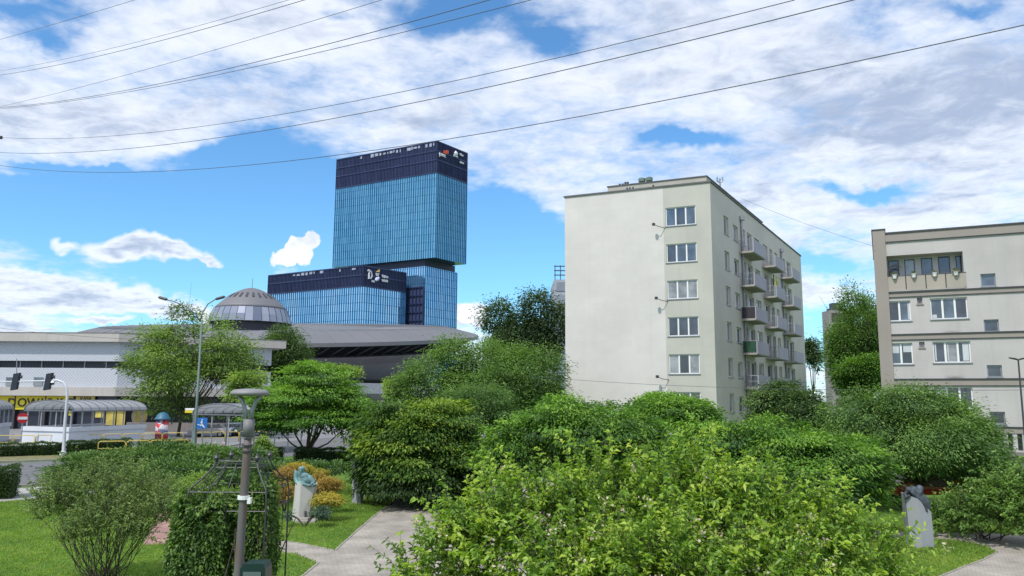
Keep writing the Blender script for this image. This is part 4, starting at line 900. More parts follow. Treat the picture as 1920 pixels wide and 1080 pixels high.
def lamp_thin(px, yt, Y, label, heads=True):
    p = at(px, yt, Y); t = thing('street_lamp', label, 'street lamp', (p.x, Y, 0))
    MB().lathe((p.x, Y, 0), [(.10, 0), (.09, 1.2), (.05, 1.3), (.035, p.z)], 8).build('pole', DARKM, t)
    for s in (-1, 1): MB().tube([(p.x, Y, p.z - .05), (p.x + .12 * s, Y, p.z), (p.x + .42 * s, Y, p.z + .05)], [.03, .05, .035], 6).build('lamp_head', DARKM, t)
lamp_thin(1909, 673, 36, 'thin black street lamp with two small heads before the grey flats')
def lamp_park():
    Y = 14.0; b = at(440, 1190, Y); b.z = 0; pt = at(467, 792, Y); b.x = at(447, 1080, Y).x - .03
    t = thing('park_lamp', 'weathered grey park lamp with flat round hood on two curved arms', 'street lamp', b)
    rust, tn = newmat('rusty_pole'); geo = tn.n('ShaderNodeNewGeometry'); no = tn.n('ShaderNodeTexNoise'); mp = tn.n('ShaderNodeMapping'); mp.inputs['Scale'].default_value = (6, 6, 1.3); tn.l(geo.outputs['Position'], mp.inputs[0]); tn.l(mp.outputs[0], no.inputs['Vector']); no.inputs['Detail'].default_value = 8; no.inputs['Scale'].default_value = 1.4
    r = tn.n('ShaderNodeMapRange'); r.inputs[1].default_value = .46; r.inputs[2].default_value = .66; tn.l(no.outputs[0], r.inputs[0]); p = tn.n('ShaderNodeBsdfPrincipled'); tn.l(tn.mix(r.outputs[0], (.12, .115, .11), (.13, .085, .065)), p.inputs['Base Color']); p.inputs['Roughness'].default_value = .65; tn.out(p.outputs[0])
    a0 = b; dirv = (pt - b); P2 = lambda z: b + dirv * ((z - b.z) / dirv.z)
    zc = at(467, 822, Y).z; MB().tube([b, P2(.1), P2(2.0), P2(zc - .35), P2(zc)], [.14, .080, .075, .070, .066], 16).build('pole', rust, t, smooth=True)
    zA, zB = at(467, 818, Y).z, at(467, 786, Y).z
    MB().tube([P2(zA), P2(zB)], .10, 18).build('collar', mat('collar_grey', (.17, .17, .175), .6, .1, 3), t, smooth=True)
    mb = MB()
    for z in (zA - .02, zA - .17, zA - .27): mb.tube([P2(z), P2(z + .025)], .095, 14)
    mb.build('clamp', DARKM, t)
    z = at(467, 933, Y).z; q = MB(); q.tube([P2(z - .03), P2(z + .035)], .105, 14); q.box(P2(z).x + .08, P2(z).x + .14, Y - .06, Y + .04, z - .1, z); q.build('white_strap', WHITE, t)
    for pts in (((461, 790), (460, 770), (455, 752), (447, 741)), ((471, 790), (473, 770), (480, 752), (491, 740))):
        MB().tube([at(x, y, Y) for x, y in pts], .038, 8).build('arm', GREYM, t, smooth=True)
    c = at(468.5, 737, Y); r_ = 35 / FPX * Y; MB().lathe((c.x, c.y, c.z - .0), [(.02, -.055), (r_ * .7, -.05), (r_ * .97, -.035), (r_, -.005), (r_ * .97, .02), (r_ * .8, .06), (r_ * .35, .075), (.03, .08)], 40).build('hood', mat('lamp_hood', (.21, .205, .21), .55, .08, 2), t, smooth=True)
    return t
lamp_park()
# litter bin by the lamp foot
p = at(478, 1100, 13.2); t = thing('litter_bin', 'dark green rounded litter bin beside the foot of the park lamp', 'litter bin', (p.x, 13.2, 0))
zt = at(478, 1053, 13.2).z; BG = mat('bin_green', (.008, .03, .028), .35, .2, 4)
mb = MB(); prof_ = [(-.21, zt - .55), (-.21, zt - .08), (-.16, zt - .01), (.16, zt), (.20, zt - .07), (.21, zt - .55)]
mb.add([(p.x + x, 13.05, z) for x, z in prof_] + [(p.x + x, 13.4, z) for x, z in prof_], [tuple(range(6)), tuple(reversed(range(6, 12)))] + [(i, (i + 1) % 6 + 0, (i + 1) % 6 + 6, i + 6) for i in range(6)]); mb.build('body', BG, t)
MB().box(p.x - .15, p.x + .14, 13.03, 13.048, zt - .26, zt - .13).build('slot', mat('bin_slot', (.10, .14, .13), .4), t); MB().lathe((p.x, 13.25, 0), [(.06, 0), (.06, zt - .5)], 8).build('post', DARKM, t)
# traffic signals on a mast arm
def signals():
    Y = 60.0; b = at(119, 848, Y); b.z = 0; PW = mat('mast_white', (.55, .57, .60), .5, .06, 1)
    t = thing('traffic_mast', 'pale grey traffic signal mast with a long arm reaching out of the left edge', 'traffic signal mast', b)
    pts = [b, b.lerp(at(125, 760, Y), .02)] + [at(x, y, Y) for x, y in ((120, 830), (122, 790), (126, 745), (125, 728), (119, 717), (108, 713), (80, 714.5), (30, 715.5), (-60, 716))]
    MB().tube(pts, [.15, .13, .12, .11, .10, .10, .09, .085, .07, .06, .05], 10).build('mast', PW, t, smooth=True); MB().lathe(b, [(.26, 0), (.26, .06), (.17, .3)], 10).build('base', PW, t)
    for x in (91, 29.5):
        tt = thing('traffic_light', 'dark traffic light on the mast arm nearest the bend' if x > 60 else 'dark traffic light on the mast arm nearer the photo edge', 'traffic light', at(x, 716, Y - .2), 'traffic lights on the mast arm')
        a_, b_ = at(x + 3.2, 700, Y), at(x - 3.2, 731, Y); mb = MB(); d = (b_ - a_); w = Vector((.17, 0, .03)) * 1.3
        f_ = Vector((0, -.14, 0))
        mb.hexa([b_ - w + f_, b_ + w + f_, b_ + w - f_, b_ - w - f_, a_ - w + f_, a_ + w + f_, a_ + w - f_, a_ - w - f_]); mb.build('housing', mat('signal_black', (.02, .025, .04), .5, .2, 3), tt)
        for k in (.18, .5, .82):
            c = a_ + d * k; h = MB(); h.tube([c + Vector((0, .14, 0)), c + Vector((.0, .30, 0))], .13, 10); h.build('lens', DARKM, tt)
        h = MB(); h.tube([a_ + d * .2 + Vector((.2, 0, 0)), a_ + d * .2 + Vector((.38, .1, -.02))], .12, 8); h.build('visor', DARKM, tt)
    c = at(99, 717.5, Y); t3 = thing('security_camera', 'small white dome camera under the signal mast arm', 'camera', c); MB().lathe(c, [(.08, .15), (.14, .08), (.17, 0), (.15, -.02)], 12).build('housing', WHITE, t3); MB().lathe(c, [(.02, -.18), (.1, -.14), (.13, -.02)], 12).build('dome', DARKM, t3)
    q0, q1 = at(31, 716, Y), at(31.5, 672, Y); tag(MB().tube([q0, q1], .03, 6).build('aerial', GREYM), 'thin grey rod rising above the mast arm', 'aerial')
signals()
# no-entry sign
Y = 69; c = at(42.5, 784, Y); t = thing('no_entry_sign', 'round red no entry sign with white bar on a thin grey post', 'sign', (c.x, Y, 0))
MB().tube([(c.x, Y + .05, 0), (c.x, Y + .05, c.z + .4)], .05, 6).build('post', GREYM, t)
def disc(name, c, rx, rz_, th, m_, parent, yaw=0.0, n=24):
    mb = MB(); u = Vector((math.cos(yaw), math.sin(yaw), 0)); nn = Vector((math.sin(yaw), -math.cos(yaw), 0)); c = Vector(c)
    P_ = [c + u * rx * math.cos(2 * math.pi * j / n) + Vector((0, 0, rz_ * math.sin(2 * math.pi * j / n))) for j in range(n)]
    mb.add([p + nn * th for p in P_] + P_, [tuple(range(n)), tuple(reversed(range(n, 2 * n)))] + [(j, n + j, n + (j + 1) % n, (j + 1) % n) for j in range(n)]); return mb.build(name, m_, parent)
disc('sign_face', c, .44, .44, .03, mat('traffic_red', (.55, .02, .03), .5, .05), t, .75); nv = Vector((math.sin(.75), -math.cos(.75), 0)); uvv = Vector((math.cos(.75), math.sin(.75), 0))
mb = MB(); o_ = c + nv * .045; mb.hexa([o_ - uvv * .36 - nv * .01 + Vector((0, 0, -.12)), o_ + uvv * .36 - nv * .01 + Vector((0, 0, -.12)), o_ + uvv * .36 + nv * .01 + Vector((0, 0, -.12)), o_ - uvv * .36 + nv * .01 + Vector((0, 0, -.12)), o_ - uvv * .36 - nv * .01 + Vector((0, 0, .12)), o_ + uvv * .36 - nv * .01 + Vector((0, 0, .12)), o_ + uvv * .36 + nv * .01 + Vector((0, 0, .12)), o_ - uvv * .36 + nv * .01 + Vector((0, 0, .12))]); mb.build('bar', WHITE, t)
# blue footpath sign
Y = 61.0; c = at(379, 793.5, Y); t = thing('footpath_sign', 'square blue sign with white pedestrian figure on a short post before the open shelter', 'sign', (c.x, Y, 0))
MB().tube([(c.x + .05, Y + .06, 0), (c.x + .05, Y + .06, c.z)], .06, 6).build('post', GREYM, t); s_ = .40
MB().box(c.x - s_, c.x + s_, Y - .03, Y, c.z - s_ * 1.05, c.z + s_ * 1.05).build('sign_face', mat('traffic_blue', (.01, .13, .42), .45, .05), t)
mb = MB(); q = lambda x, z: (c.x + x, Y - .045, c.z + z)
mb.tube([q(.02, .24), q(.02, .31)], .055, 6); mb.tube([q(.02, .2), q(0, -.02)], .05, 5); mb.tube([q(0, -.02), q(.12, -.2), q(.2, -.3)], .03, 5); mb.tube([q(0, -.02), q(-.1, -.22)], .03, 5); mb.tube([q(-.34, -.1), q(.05, -.2), q(.25, -.36)], .02, 5); mb.tube([q(.02, .15), q(-.12, .02)], .025, 5); mb.build('pictogram', WHITE, t)
c = at(356, 770, 64); t = thing('yellow_board', 'small yellow and white board fixed behind the tall street lamp', 'sign', (c.x, 64, 0)); MB().box(c.x - .4, c.x + .35, 64, 64.05, c.z - .17, c.z + .02).build('panel', YEL, t); MB().box(c.x - .4, c.x + .35, 64, 64.05, c.z + .04, c.z + .2).build('panel', WHITE, t); MB().tube([(c.x + .3, 64.1, 0), (c.x + .3, 64.1, c.z + .2)], .05, 6).build('post', GREYM, t)
# advertising column
Y = 80; c = at(304, 800, Y); t = thing('advertising_column', 'round advertising column with red posters and a blue domed cap', 'advertising column', (c.x, Y, 0))
z1 = at(304, 787, Y).z
pm, tn = newmat('posters'); geo = tn.n('ShaderNodeNewGeometry'); vo = tn.n('ShaderNodeTexVoronoi'); vo.feature = 'F1'; vo.distance = 'CHEBYCHEV'; vo.inputs['Scale'].default_value = 2.1; tn.l(geo.outputs['Position'], vo.inputs['Vector'])
cr = tn.n('ShaderNodeValToRGB'); cr.color_ramp.interpolation = 'CONSTANT'; e = cr.color_ramp.elements; e[0].color = (.60, .04, .05, 1); e[1].position = .35; e[1].color = (.62, .60, .62, 1); x = e.new(.6); x.color = (.55, .10, .12, 1); x = e.new(.85); x.color = (.2, .22, .35, 1)
sp = tn.n('ShaderNodeSeparateColor'); tn.l(vo.outputs['Color'], sp.inputs[0]); tn.l(sp.outputs[0], cr.inputs[0]); p = tn.n('ShaderNodeBsdfPrincipled'); tn.l(cr.outputs[0], p.inputs['Base Color']); tn.out(p.outputs[0])
MB().lathe((c.x, Y, 0), [(.62, 0), (.62, z1)], 24).build('drum', pm, t, smooth=True); MB().lathe((c.x, Y, z1), [(.62, 0), (.80, 0), (.80, .1), (.66, .25), (.5, .55), (.25, .72), (.05, .78)], 24).build('cap', mat('cap_blue', (.03, .13, .20), .5, .15, 2), t, smooth=True)
# yellow railings
YR = mat('railing_yellow', (.58, .44, .08), .5, .15, 2)
def railing(p, q, label, group, h=.95, infill=False, m_=YR, r=.035):
    p, q = Vector(p), Vector(q); d = (q - p); t = thing('barrier_rail', label, 'railing', p, group); u = d.normalized(); c = .16
    MB().tube([p, p + Vector((0, 0, h - c)), p + u * c * .35 + Vector((0, 0, h - c * .3)), p + u * c + Vector((0, 0, h)), q - u * c + Vector((0, 0, h)), q - u * c * .35 + Vector((0, 0, h - c * .3)), q + Vector((0, 0, h - c)), q], r, 7).build('hoop', m_, t, smooth=True)
    MB().tube([p + Vector((0, 0, h * .42)), q + Vector((0, 0, h * .42))], r * .7, 6).build('lower_rail', m_, t); return t
px = [183, 236, 281, 318, 355]; bs = [gnd(x, y) for x, y in ((183, 851), (236, 850), (281, 849), (318, 848), (355, 847))]
ord_ = ['leftmost hoop of the near yellow railing row', 'second hoop from the left in the near yellow railing row', 'third hoop from the left in the near yellow railing row', 'rightmost hoop of the near yellow railing row by the lamp foot']
for i in range(4): d = bs[i + 1] - bs[i]; railing(bs[i], bs[i + 1] - d * .04, ord_[i], 'near yellow railing hoops')
far_ = [gnd(-40, 839)] + [gnd(x, y) for x, y in ((24, 838.5), (66, 838), (108, 837), (150, 836), (192, 835), (230, 834), (266, 833), (304, 832), (344, 831))]
for i in range(len(far_) - 1): d = far_[i + 1] - far_[i]; railing(far_[i], far_[i + 1] - d * .04, 'far yellow railing hoop behind the clipped hedges', 'far yellow railing hoops', h=1.0)
fr3 = [gnd(x, y) for x, y in ((368, 829), (396, 828.5), (422, 828), (448, 827.5), (474, 827), (500, 826.5))]
for i in range(5): d = fr3[i + 1] - fr3[i]; railing(fr3[i], fr3[i + 1] - d * .04, 'yellow railing hoop between the open shelter and the cars', 'yellow railing hoops by the parked cars')
for i, xx in enumerate((403, 419)):
    p = gnd(xx, 845); t = thing('striped_trestle', 'red and white folding trestle under the open shelter, ' + ('nearer the blue sign' if i == 0 else 'nearer the park lamp'), 'barrier', p, 'striped trestles by the shelter')
    for s in (-1, 1):
        for k in range(4): MB().tube([p + Vector((s * .28 * (1 - k / 4), 0, .19 * k)), p + Vector((s * .28 * (1 - (k + 1) / 4), 0, .19 * (k + 1)))], .05, 5).build('leg_stripe', mat('traffic_red', (0, 0, 0)) if k % 2 == 0 else WHITE, t)
# low dark wall behind the car park and a grey wall by the hall
mb = MB(); a, b = gnd(236, 809), gnd(520, 812); wl = Frame(a, b); MB_ = MB().fbox(wl, 0, wl.len, 0, 1.15, -.4, 0); tag(MB_.build('retaining_wall', mat('wall_stone', (.20, .175, .165), .9, .15, 1, streak=.3)), 'low brown grey retaining wall behind the parked cars', 'wall')

# cars
def car(label, loc, rz, col, name, s=1.0, group=None):
    t = thing('parked_car', label, 'car', loc, group, rz); paint = mat('paint_' + name, col, .25, .04, 1, spec=.7)
    L_, w = 4.3 * s, .87
    prof_ = [(-2.1, .35), (-2.15, .62), (-2.05, .88), (-1.35, .98), (-.9, 1.0), (1.55, 1.0), (2.0, .95), (2.12, .6), (2.08, .35)]
    def ext(poly, ws): 
        mb = MB(); n = len(poly); V = []
        for sg_ in (-1, 1):
            for (x, z), ww in zip(poly, ws): V.append((x * s, sg_ * ww, z))
        mb.add(V, [tuple(range(n)), tuple(reversed(range(n, 2 * n)))] + [(i, n + i, n + (i + 1) % n, (i + 1) % n) for i in range(n)]); return mb
    ext(prof_, [.80, .84, .78, .84, .85, .85, .80, .84, .80]).build('body', paint, t, local=True)
    ext([(-1.25, .98), (-.55, 1.38), (.9, 1.40), (1.7, 1.0)], [.80, .64, .64, .78]).build('cabin_glass', GBLACK, t, local=True)
    ext([(-.62, 1.37), (-.5, 1.45), (.85, 1.47), (1.0, 1.39)], [.66, .60, .60, .64]).build('roof', paint, t, local=True)
    for x in (-1.3 * s, 1.35 * s):
        for y in (-1, 1):
            c = Vector((x, y * .78, .32)); wmb = MB().tube([c - Vector((0, .1, 0)), c + Vector((0, .1, 0))], .32, 16).build('wheel', mat('tyre', (.02, .02, .02), .8), t, local=True)
            MB().tube([c + Vector((0, y * .1 - .01, 0)), c + Vector((0, y * .1 + .01, 0))], .19, 12).build('rim', GREYM, wmb, local=True)
    for y in (-.6, .6):
        MB().box(-2.17 * s, -2.1 * s, y - .15, y + .15, .6, .75).build('headlight', WHITE, t, local=True); MB().box(2.08 * s, 2.15 * s, y - .12, y + .12, .65, .85).build('tail_light', mat('tail_red', (.4, .02, .02), .3), t, local=True)
    return t
gp = 'cars parked behind the open shelter'
p = gnd(392, 819); car('beige car parked behind the blue footpath sign', p, R(6), (.46, .42, .38), 'beige', group=gp)
p = gnd(437, 817); car('silver blue hatchback parked under the open shelter roof line', p, R(80), (.40, .46, .52), 'silver', group=gp)
p = gnd(467, 817); car('dark car parked beyond the park lamp head', p, R(84), (.03, .035, .04), 'black', group=gp)
p = gnd(496, 816); car('grey car parked behind the layered maple edge', p, R(84), (.16, .17, .18), 'grey', group=gp)
p = at(1752, 930, 35); car('red car parked under the big loose crown near the right pedestal', (p.x, 35, .12), R(3), (.42, .035, .025), 'red')

# ================================================================ SCULPTURES
def pedestal(t, base, top_pts, bot_pts, h, m_, tops=None):
    mb = MB(); n = len(top_pts); hs_ = tops or [h] * n
    V = [(base.x + x, base.y + y, 0) for x, y in bot_pts] + [(base.x + x, base.y + y, z) for (x, y), z in zip(top_pts, hs_)]
    mb.add(V, [tuple(reversed(range(n))), tuple(range(n, 2 * n))] + [(i, (i + 1) % n, n + (i + 1) % n, n + i) for i in range(n)]); return mb.build('pedestal', m_, t)
def blobmesh(parts, name, m_, parent, vox=.022):
    """one continuous modelled surface from overlapping ellipsoids and limbs, fused with a voxel remesh"""
    mb = MB()
    for p in parts:
        if p[0] == 'e':
            _, c, r = p; n, k = 16, 10; c = Vector(c)
            mb.lathe((0, 0, 0), [(max(.001, math.sin(math.pi * i / k)), -math.cos(math.pi * i / k)) for i in range(k + 1)], n, cap=True)
            cnt = (k + 1) * n
            for i in range(len(mb.v) - cnt, len(mb.v)): v = mb.v[i]; mb.v[i] = (c.x + v[0] * r[0], c.y + v[1] * r[1], c.z + v[2] * r[2])
        else: mb.tube(p[1], p[2], 12)
    o = mb.build(name, m_, parent, smooth=True); md = o.modifiers.new('fuse', 'REMESH'); md.mode = 'VOXEL'; md.voxel_size = vox; md.use_smooth_shade = True
    s_ = o.modifiers.new('smooth', 'SMOOTH'); s_.factor = .5; s_.iterations = 3; return o
PATINA = mat('bronze_patina', (.13, .24, .24), .6, .5, 6, metal=.2, bump=.6); BRONZE = mat('dark_bronze', (.07, .085, .10), .5, .4, 6, metal=.3, bump=.6)
STONE = mat('pale_stone', (.50, .48, .45), .85, .07, 1.5, streak=.1); STONEG = mat('grey_stone', (.33, .34, .36), .85, .06, 1.5, streak=.12)
b = gnd(565, 976); t = thing('bust', 'green bronze bust leaning over a tapering pale stone pedestal among orange shrubs', 'sculpture', b)
k = b.y / FPX
bot = [(-20 * k, .12), (-10 * k, -.30), (-1 * k, -.36), (14 * k, -.20), (14 * k, .35), (-14 * k, .42)]
top = [(-16 * k, .20), (-6.5 * k, -.34), (2 * k, -.40), (24 * k, -.22), (22 * k, .4), (-12 * k, .45)]
h1 = at(568, 905, b.y).z
pedestal(t, b, top, bot, h1, STONE, [h1 + .22, h1 + .06, h1 - .0, h1 - .12, h1 - .05, h1 + .25])
mb = MB(); mb.box(b.x - 2 * k, b.x + 32 * k, b.y - .62, b.y + .15, 0, .09); mb.box(b.x - .02, b.x + 18 * k, b.y - .55, b.y - .2, .09, .16); mb.build('plinth', CONC, t)
MB().box(b.x + 9.5 * k, b.x + 12 * k, b.y - .34, b.y - .25, .18, .38).build('plaque', DARKM, t)
cz = h1; X0 = b.x + 5 * k; Yb = b.y - .05
hd = at(566.5, 882, b.y)
parts = [('e', (X0 + .02, Yb, cz + .10), (.30, .22, .18)), ('e', (X0 - .05, Yb, cz + .22), (.22, .17, .16)), ('t', [(X0 - .02, Yb, cz + .25), (hd.x, Yb - .03, hd.z - .06)], [.10, .08]),
         ('e', (hd.x, Yb - .03, hd.z + .02), (.105, .125, .14)), ('e', (hd.x + .01, Yb - .03, hd.z + .08), (.13, .14, .08)), ('e', (hd.x - .0, Yb - .155, hd.z + .0), (.02, .035, .035)), ('e', (hd.x, Yb - .13, hd.z - .05), (.045, .03, .02)), ('e', (hd.x, Yb - .11, hd.z - .1), (.05, .05, .04)), ('e', (hd.x - .1, Yb - .02, hd.z), (.02, .03, .04)), ('e', (hd.x + .1, Yb - .02, hd.z), (.02, .03, .04)),
         ('t', [(X0 - .18, Yb, cz + .25), (X0 - .36, Yb - .02, cz + .38), (X0 - .33, Yb - .08, cz + .16), (X0 - .22, Yb - .25, cz - .02)], [.11, .12, .10, .06]),
         ('t', [(X0 + .14, Yb, cz + .22), (X0 + .34, Yb - .12, cz + .04), (X0 + .42, Yb - .25, cz - .08)], [.10, .09, .06]),
         ('t', [(X0 - .2, Yb - .22, cz + .02), (X0, Yb - .28, cz - .02), (X0 + .25, Yb - .28, cz - .07), (X0 + .42, Yb - .22, cz + .12)], [.05, .07, .06, .03])]
blobmesh(parts, 'bust_figure', PATINA, t)
b = gnd(669, 943); t = thing('bust', 'slim grey pedestal with a dark figure half hidden by the round dark tree', 'sculpture', b); k = b.y / FPX; h1 = at(668, 880, b.y).z
pedestal(t, b, [(-10 * k, -.1), (3 * k, -.34), (10 * k, -.3), (11 * k, .3), (-9 * k, .3)], [(-8 * k, -.1), (4 * k, -.34), (9 * k, -.3), (9 * k, .3), (-8 * k, .3)], h1, STONEG, [h1, h1 - .35, h1 - .4, h1 - .2, h1 + .1])
blobmesh([('e', (b.x - .1, b.y, h1 + .1), (.2, .2, .2)), ('e', (b.x - .08, b.y - .03, h1 + .38), (.10, .12, .14)), ('t', [(b.x - .1, b.y, h1 + .1), (b.x + .15, b.y - .2, h1 - .15)], [.1, .07])], 'bust_figure', BRONZE, t, .03)
b = gnd(1727, 1026); t = thing('bust', 'dark bronze draped figure slumped over a slanting grey pedestal by the right path', 'sculpture', b); k = b.y / FPX
zl, zr_ = at(1704, 928, b.y).z, at(1742, 962, b.y).z
pedestal(t, b, [(-23 * k, -.02), (-9 * k, -.30), (19 * k, -.12), (17 * k, .42), (-18 * k, .42)], [(-19 * k, -.02), (-6 * k, -.30), (21 * k, -.12), (19 * k, .42), (-15 * k, .42)], zl, STONEG, [zl, zl - .08, zr_ + .05, zr_ + .15, zl + .05])
pp = lambda x, y, d=0.0: at(x, y, b.y + d)
parts = [('t', [pp(1699, 926, .05), pp(1703, 918, 0), pp(1712, 918, -.1), pp(1724, 926, -.12)], [.07, .10, .12, .14]), ('t', [pp(1712, 920, .1), pp(1724, 930, .05), pp(1736, 942, 0), pp(1742, 956, -.05)], [.12, .15, .13, .06]),
         ('t', [pp(1724, 930, -.15), pp(1733, 943, -.2), pp(1738, 960, -.18)], [.08, .07, .04]), ('e', pp(1724, 917, 0), (.115, .125, .13)), ('e', pp(1727, 922, -.1), (.05, .05, .04)), ('t', [pp(1697, 924, .0), pp(1699, 934, -.1), pp(1706, 928, -.15)], [.06, .06, .05]), ('t', [pp(1708, 922, -.15), pp(1722, 934, -.22), pp(1735, 950, -.2)], [.05, .05, .04])]
blobmesh(parts, 'draped_figure', BRONZE, t)

# ================================================================ WROUGHT IRON ARBOUR WITH CREEPER
Y = 16.0; c = at(443, 900, Y); cx_, cy_ = at(452, 900, Y).x, Y; zt = at(457, 862, Y).z; zl_ = at(457, 915, Y).z; hi, ho = .40, .76
t = thing('garden_arbour', 'black wrought iron arbour with flared top bars overgrown by creeper', 'arbour', (cx_, cy_, 0)); off_ = at(457, 860, Y).x
def sbar(x0, y0, x1, y1): return [(x0, y0, zt), (x0 + (x1 - x0) * .12, y0 + (y1 - y0) * .12, zt - .22 * (zt - zl_)), (x0 + (x1 - x0) * .55, y0 + (y1 - y0) * .55, zt - .62 * (zt - zl_)), (x0 + (x1 - x0) * .92, y0 + (y1 - y0) * .92, zl_ + .06), (x1, y1, zl_ - .12), (x1, y1, zl_ - .9)]
for k, (sx, sy) in enumerate(((-1, -1), (1, -1), (1, 1), (-1, 1))):
    MB().tube(sbar(off_ + sx * hi, cy_ + sy * hi, cx_ + sx * ho, cy_ + sy * ho)[:-1] + [(cx_ + sx * ho, cy_ + sy * ho, 0)], .017, 7).build('corner_bar', DARKM, t, smooth=True)
    MB().lathe((off_ + sx * hi, cy_ + sy * hi, zt), [(.02, 0), (.045, .03), (.055, .07), (.03, .11), (.012, .17)], 10).build('finial', DARKM, t)
for s in (-1, 1):
    for k in (-.5, 0, .5):
        MB().tube(sbar(off_ + k * hi, cy_ + s * hi, cx_ + k * ho, cy_ + s * ho), .009, 6).build('bar', DARKM, t, smooth=True); MB().tube(sbar(off_ + s * hi, cy_ + k * hi, cx_ + s * ho, cy_ + k * ho), .009, 6).build('bar', DARKM, t, smooth=True)
for z, h_, x_ in ((zt, hi, off_), (zt - .12, hi * 1.02, off_), (zl_, ho * .97, cx_), (zl_ - .35, ho, cx_)):
    pts = [(x_ + sx * h_, cy_ + sy * h_, z) for sx, sy in ((-1, -1), (1, -1), (1, 1), (-1, 1), (-1, -1))]
    mb = MB()
    for a_, b_ in zip(pts, pts[1:]): mb.tube([a_, b_], .011, 5)
    mb.build('ring_rail', DARKM, t)
rng = np.random.default_rng(5)
IVY = leafmat('leaf_creeper', (0.027, 0.073, 0.018), (0.069, 0.163, 0.027), (0.163, 0.275, 0.044), .25)
t = thing('creeper', 'dense green creeper covering the lower half of the iron arbour', 'climbing plant', (cx_, cy_, 0))
PP, AA, NN = [], [], []
for (qx, qy, qr, qh, qn) in ((cx_ - .53, cy_ - .34, .49, 2.40, 20000), (cx_ + .46, cy_ - .30, .29, 2.62, 10500)):
    w = rng.uniform(0, 2 * np.pi, qn); z = rng.uniform(0, 1, qn) ** .85 * qh * (1 + .10 * np.sin(w * 3 + qx * 9) + .06 * np.sin(w * 7))
    rad = qr * (1 + .10 * np.sin(z * 4.2 + w * 2) + .07 * np.sin(w * 5 + z * 3)) * np.clip(1.12 - .25 * (z / qh) ** 4, 0, 2) + rng.normal(0, .045, qn)
    tp = rng.random(qn) < .16; rad = np.where(tp, rad * np.sqrt(rng.random(qn)), rad); z = np.where(tp, qh * (1 + .05 * np.sin(w * 5)) + rng.normal(0, .06, qn), z)
    c_, s__ = np.cos(w), np.sin(w); sq = 1 / np.maximum(np.abs(c_), np.abs(s__)) ** .55
    PP.append(np.stack([qx + rad * c_ * sq, qy + rad * s__ * sq, z], 1)); AA.append(np.stack([c_ * .8 + rng.normal(0, .55, qn), s__ * .8 + rng.normal(0, .55, qn), rng.normal(-.35, .6, qn)], 1)); NN.append(np.stack([c_ * .6 + rng.normal(0, .5, qn), s__ * .6 + rng.normal(0, .5, qn), .8 + rng.normal(0, .4, qn)], 1))
P_, A_, N_ = map(np.concatenate, (PP, AA, NN)); n = len(P_)
tn_ = .42 + .16 * np.sin(P_[:, 0] * 9 + P_[:, 2] * 7) * np.sin(P_[:, 2] * 5 + P_[:, 1] * 6) + rng.normal(0, .2, n) + .12 * (P_[:, 2] > 2.2)
leaves('leaves', P_, A_, N_, rng.uniform(.05, .105, n), rng.uniform(.035, .06, n), tn_, IVY, t)
mb = MB()
for i in range(24):
    s = i % 4; uu = rng.uniform(-.75, .75); x = cx_ - .1 + [0, 1, 0, -1][s] * .75 + [1, 0, 1, 0][s] * uu; y = cy_ + [-1, 0, 1, 0][s] * .75 + [0, 1, 0, 1][s] * uu; mb.tube([(x, y, 0), (x + rng.normal(0, .1), y + rng.normal(0, .1), 1.0), (x + rng.normal(0, .2), y, 2.0)], [.025, .018, .008], 5)
mb.build('stems', BARK, t)

# ================================================================ TREES
LDARK = leafmat('leaf_maple_dark', (.024, .066, .012), (.06, .15, .02), (.26, .40, .035), .3)
LMID = leafmat('leaf_maple_mid', (0.034, 0.095, 0.019), (0.074, 0.203, 0.024), (0.176, 0.365, 0.038), .3)
LBLUE = leafmat('leaf_cool', (0.029, 0.072, 0.029), (0.064, 0.136, 0.045), (0.136, 0.240, 0.064), .25)
LLIGHT = leafmat('leaf_light', (0.062, 0.124, 0.031), (0.132, 0.248, 0.050), (0.264, 0.419, 0.093), .35)
LFAR = leafmat('leaf_far_dark', (0.021, 0.054, 0.027), (0.045, 0.098, 0.042), (0.090, 0.165, 0.060), .2)
LROUND = leafmat('leaf_locust', (0.045, 0.112, 0.036), (0.090, 0.195, 0.048), (0.165, 0.315, 0.068), .3)
dark = 'globe maples by the path'
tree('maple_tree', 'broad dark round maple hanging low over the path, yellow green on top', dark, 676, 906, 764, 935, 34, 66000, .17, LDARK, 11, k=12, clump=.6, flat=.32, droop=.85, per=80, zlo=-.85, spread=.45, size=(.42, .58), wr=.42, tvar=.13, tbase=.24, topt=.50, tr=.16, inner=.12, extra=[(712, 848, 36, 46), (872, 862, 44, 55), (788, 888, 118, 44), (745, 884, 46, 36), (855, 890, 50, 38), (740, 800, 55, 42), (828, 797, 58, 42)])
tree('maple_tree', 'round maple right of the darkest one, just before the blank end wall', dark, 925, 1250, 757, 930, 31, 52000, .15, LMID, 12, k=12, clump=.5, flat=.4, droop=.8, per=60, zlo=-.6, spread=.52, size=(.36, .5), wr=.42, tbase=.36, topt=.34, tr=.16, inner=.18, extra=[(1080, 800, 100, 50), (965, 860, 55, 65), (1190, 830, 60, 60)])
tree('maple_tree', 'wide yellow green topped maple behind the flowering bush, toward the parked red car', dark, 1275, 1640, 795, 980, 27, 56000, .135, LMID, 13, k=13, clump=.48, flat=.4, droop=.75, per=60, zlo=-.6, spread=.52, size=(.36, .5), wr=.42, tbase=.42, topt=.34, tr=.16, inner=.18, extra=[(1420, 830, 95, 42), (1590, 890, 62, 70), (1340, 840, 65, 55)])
tree('maple_tree', 'small bright maple top directly under the pale green window strip', dark, 1180, 1345, 734, 830, 40, 16000, .17, LMID, 14, k=8, clump=.36, flat=.42, droop=.7, per=28, zlo=-.4, tbase=.55, topt=.25, tr=.12)
